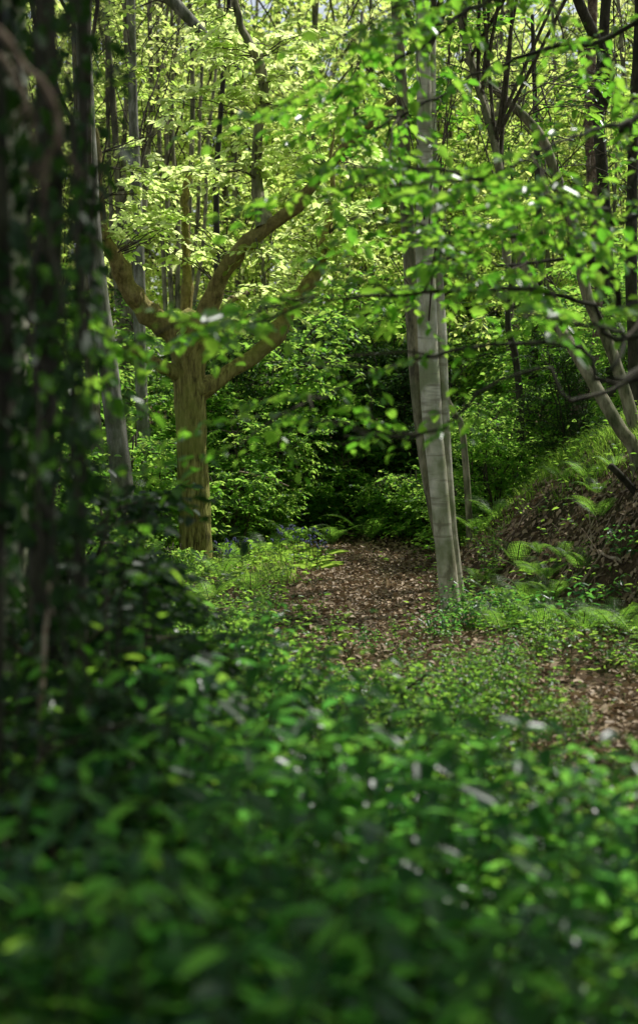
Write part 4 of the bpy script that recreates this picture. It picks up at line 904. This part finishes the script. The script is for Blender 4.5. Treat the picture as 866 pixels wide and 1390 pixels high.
def dg(x, y):
    s = bank_s(x, y)
    return np.clip(1.0 * ((s > .5) & (s < 2.9) & (y > 12.6) & (y < 21)) * sstep((s - .80 + .10 * np.sin(y * 3.7) + .06 * np.sin(y * 9.1 + 4 * x)) / .5) + .25 * ((s > .4) & (y > 16.5) & (y < 20) & (s < 1.2)) + .25 * ((x < -.2) & (x > -.7) & (y > 16.5) & (y < 20)), 0, 1)
x, y = scatter(120000, -.8, 5, 13, 21, dg); n = len(x)
b = np.stack([x, y, gh(x, y) - .005], 1); a = U(0, 6.28, n); hl = U(.08, .21, n) * (.7 + .3 * np.sin(x * 5) * np.sin(y * 4))
ln_ = np.stack([np.cos(a), np.sin(a), np.zeros(n)], 1) * U(.15, .9, (n, 1)) + np.array([-.35, -.25, 0])
w = np.stack([-np.sin(a), np.cos(a), np.zeros(n)], 1) * .0028
md = b + (ln_ * .28 + [0, 0, .62]) * hl[:, None]; tp_ = b + (ln_ * .85 + [0, 0, .85]) * hl[:, None]
V = np.stack([b - w, b + w, md + w * .8, md - w * .8, tp_ + w * .15, tp_ - w * .15], 1).reshape(-1, 3)
i = np.arange(n)[:, None] * 6
solo('grass', (V, np.concatenate([i + [0, 1, 2, 3], i + [3, 2, 4, 5]])), M['grass'], 'long soft green grass drooping over the crest of the bank', 'grass', (2, 16, 0), kind='stuff')

# ------------------------------------------------------------------ sticks, roots, log
def on_bank(px, D): return gbase(px, D)
def surf_path(pts, lift=.015):
    q = spline([[PX(px, D), D, 0] for px, D in pts], 16); q[:, 2] = gh(q[:, 0], q[:, 1]) + lift + np.abs(rng.normal(0, .008, 16)); return q
gs = 'fallen sticks and bare roots on the bank'
for pts, r0, r1, l, mt in [([(690, 12.6), (715, 13.0), (735, 13.3), (750, 13.7)], .016, .007, 'pale fallen stick slanting up the middle foot of the bank', 'palewood'),
        ([(845, 13.2), (820, 13.5), (800, 13.9), (790, 14.2)], .013, .005, 'pale forked stick on the right of the bank', 'palewood'),
        ([(730, 14.3), (770, 14.25), (800, 14.1), (830, 13.9)], .010, .004, 'thin root running sideways across the bare bank', 'deadwood'),
        ([(760, 13.9), (795, 14.2), (825, 14.4), (856, 14.3)], .009, .004, 'thin twig slanting below the grass crest', 'palewood'),
        ([(640, 15.4), (665, 15.6), (690, 15.9), (712, 16.1)], .010, .004, 'thin stick on the dark left flank of the bank', 'deadwood'),
        ([(655, 14.4), (675, 14.8), (700, 15.2)], .010, .004, 'short pale stick right of the beech base', 'palewood'),
        ([(790, 13.5), (830, 13.6), (868, 13.7)], .009, .004, 'thin pale twig near the right edge of the bank', 'palewood'),
        ([(770, 13.2), (800, 13.4), (822, 13.3)], .008, .003, 'small crooked twig low on the bank', 'deadwood'),
        ([(700, 14.9), (722, 14.7), (742, 14.3)], .010, .004, 'root end poking out of the earth under the arching fern', 'deadwood'),
        ([(806, 14.6), (836, 14.2), (868, 13.9)], .012, .005, 'root running down from the leaning trunk', 'deadwood')]:
    stick('fallen_stick' if 'root' not in l else 'bare_root', l, surf_path(pts), r0, r1, mt, 'stick', gs, n=18, lump=.2, forks=2)
for k in range(46):
    D = U(12.6, 16.6); s0 = U(.1, .8); x = float(np.interp(D, FOOT_Y, FOOT_X)) + s0; 
    if abs(x / D * F + CX) > 900: continue
    a = U(-.9, .9); l_ = U(.15, .5); q = spline([[x, D, 0], [x + math.cos(a) * l_ * .5, D + math.sin(a) * l_ * .5 + U(-.04, .04), 0], [x + math.cos(a) * l_, D + math.sin(a) * l_, 0]], 8)
    q[:, 2] = gh(q[:, 0], q[:, 1]) + np.linspace(.01, U(.01, .12), 8)
    stick('twig', 'thin dry twig lying among dead leaves on the bank', q, .005, .002, 'palewood' if U() < .5 else 'deadwood', 'twig', 'dry twigs on the bank', n=8, lump=.1, forks=1)
for k in range(16):
    D = U(12.2, 19.5); x = path_c(D) + U(-.6, .6); a = U(0, 3.14); l_ = U(.12, .4)
    q = spline([[x, D, 0], [x + math.cos(a) * l_ * .5, D + math.sin(a) * l_ * .5 + U(-.03, .03), 0], [x + math.cos(a) * l_, D + math.sin(a) * l_, 0]], 8); q[:, 2] = gh(q[:, 0], q[:, 1]) + .02
    stick('twig', 'thin dry twig lying in the leaf litter of the path', q, .005, .002, 'deadwood', 'twig', 'dry twigs on the path', n=8, lump=.1, forks=1)
for k, (px, D, h_) in enumerate([(230, 5.2, .55), (330, 4.6, .6), (420, 5.6, .45), (520, 4.3, .6), (610, 5.2, .5), (690, 4.6, .45), (760, 5.8, .4), (160, 4.2, .6), (290, 7.0, .5), (380, 7.6, .4), (480, 7.2, .35), (850, 4.6, .5), (60, 4.0, .7), (570, 8.4, .3)]):
    g0 = gbase(px, D); e = np.array([U(-.25, .25), U(-.2, .2), h_])
    stick('dry_stem', 'thin dry tan stem standing blurred in the foreground undergrowth', [g0, g0 + e * .5 + [U(-.04, .04), 0, .03], g0 + e], .0045, .002, 'palewood' if k % 2 else 'deadwood', 'stem', 'dry stems in the foreground', n=10, lump=.1, forks=1)
stick('broken_log', 'short dark broken log sticking out of the grass at the right edge of the bank', [at(900, 690, 13.9), at(866, 668, 13.9), at(845, 650, 13.85), at(828, 632, 13.8)], .030, .026, 'darkbark', 'log', n=6, lump=.1)
stick('pale_twig', 'thin pale bare twig in front of the dark evergreen bushes', [at(325, 640, 20), at(345, 645, 20), at(368, 650, 20), at(392, 660, 20)], .010, .006, 'palewood', 'twig')
stick('leaning_stick', 'blurred pale stick leaning in the undergrowth left of the path', [gbase(425, 9.4), at(440, 905, 9.3), at(470, 868, 9.2)], .011, .006, 'palewood', 'stick')
stick('leaning_stick', 'dark stick leaning across the undergrowth before the path', [gbase(510, 8.8), at(545, 945, 8.8), at(580, 915, 8.8)], .010, .005, 'darkbark', 'stick')
stick('dead_branch', 'blurred curved bare stem in the dark lower left under the ivy', [gbase(40, 5.0), at(60, 880, 5.0), at(72, 830, 5.0), at(66, 790, 5.0)], .008, .005, 'palewood', 'stem')

# ------------------------------------------------------------------ light, world, camera
w = bpy.data.worlds.new('World'); scene.world = w; w.use_nodes = True
nt = w.node_tree; bg = nt.nodes['Background']; sky = nt.nodes.new('ShaderNodeTexSky'); sky.sky_type = 'NISHITA'
sky.sun_disc = False; sky.sun_elevation = math.asin(SUN[2]); sky.sun_rotation = math.atan2(SUN[0], SUN[1])
hs = nt.nodes.new('ShaderNodeHueSaturation'); hs.inputs['Saturation'].default_value = .45; nt.links.new(sky.outputs[0], hs.inputs['Color']); nt.links.new(hs.outputs[0], bg.inputs['Color']); bg.inputs['Strength'].default_value = .13
l = bpy.data.lights.new('sun', 'SUN'); l.energy = 5.0; l.angle = math.radians(.53); l.color = (1, .975, .92)
lo = bpy.data.objects.new('sun', l); COL.objects.link(lo); lo.rotation_euler = Vector(SUN).to_track_quat('Z', 'Y').to_euler(); lo.location = (10, 20, 30)

cd = bpy.data.cameras.new('camera'); co = bpy.data.objects.new('camera', cd); COL.objects.link(co)
co.location = (0, 0, CH); co.rotation_euler = (math.radians(90), 0, 0)
cd.sensor_fit = 'VERTICAL'; cd.sensor_height = 36; cd.lens = F / 1390 * 36
cd.shift_y = -(695 - HY) / 1390
cd.clip_start = .1; cd.clip_end = 1000
cd.dof.use_dof = True; cd.dof.focus_distance = 16.5; cd.dof.aperture_fstop = 2.4; cd.dof.aperture_blades = 0
scene.camera = co
scene.view_settings.view_transform = 'Standard'; scene.view_settings.look = 'None'; scene.view_settings.exposure = 0; scene.view_settings.gamma = 1
scene.cycles.use_denoising = True
scene.cycles.max_bounces = 10; scene.cycles.diffuse_bounces = 4; scene.cycles.transmission_bounces = 8
scene.cycles.sample_clamp_indirect = 6
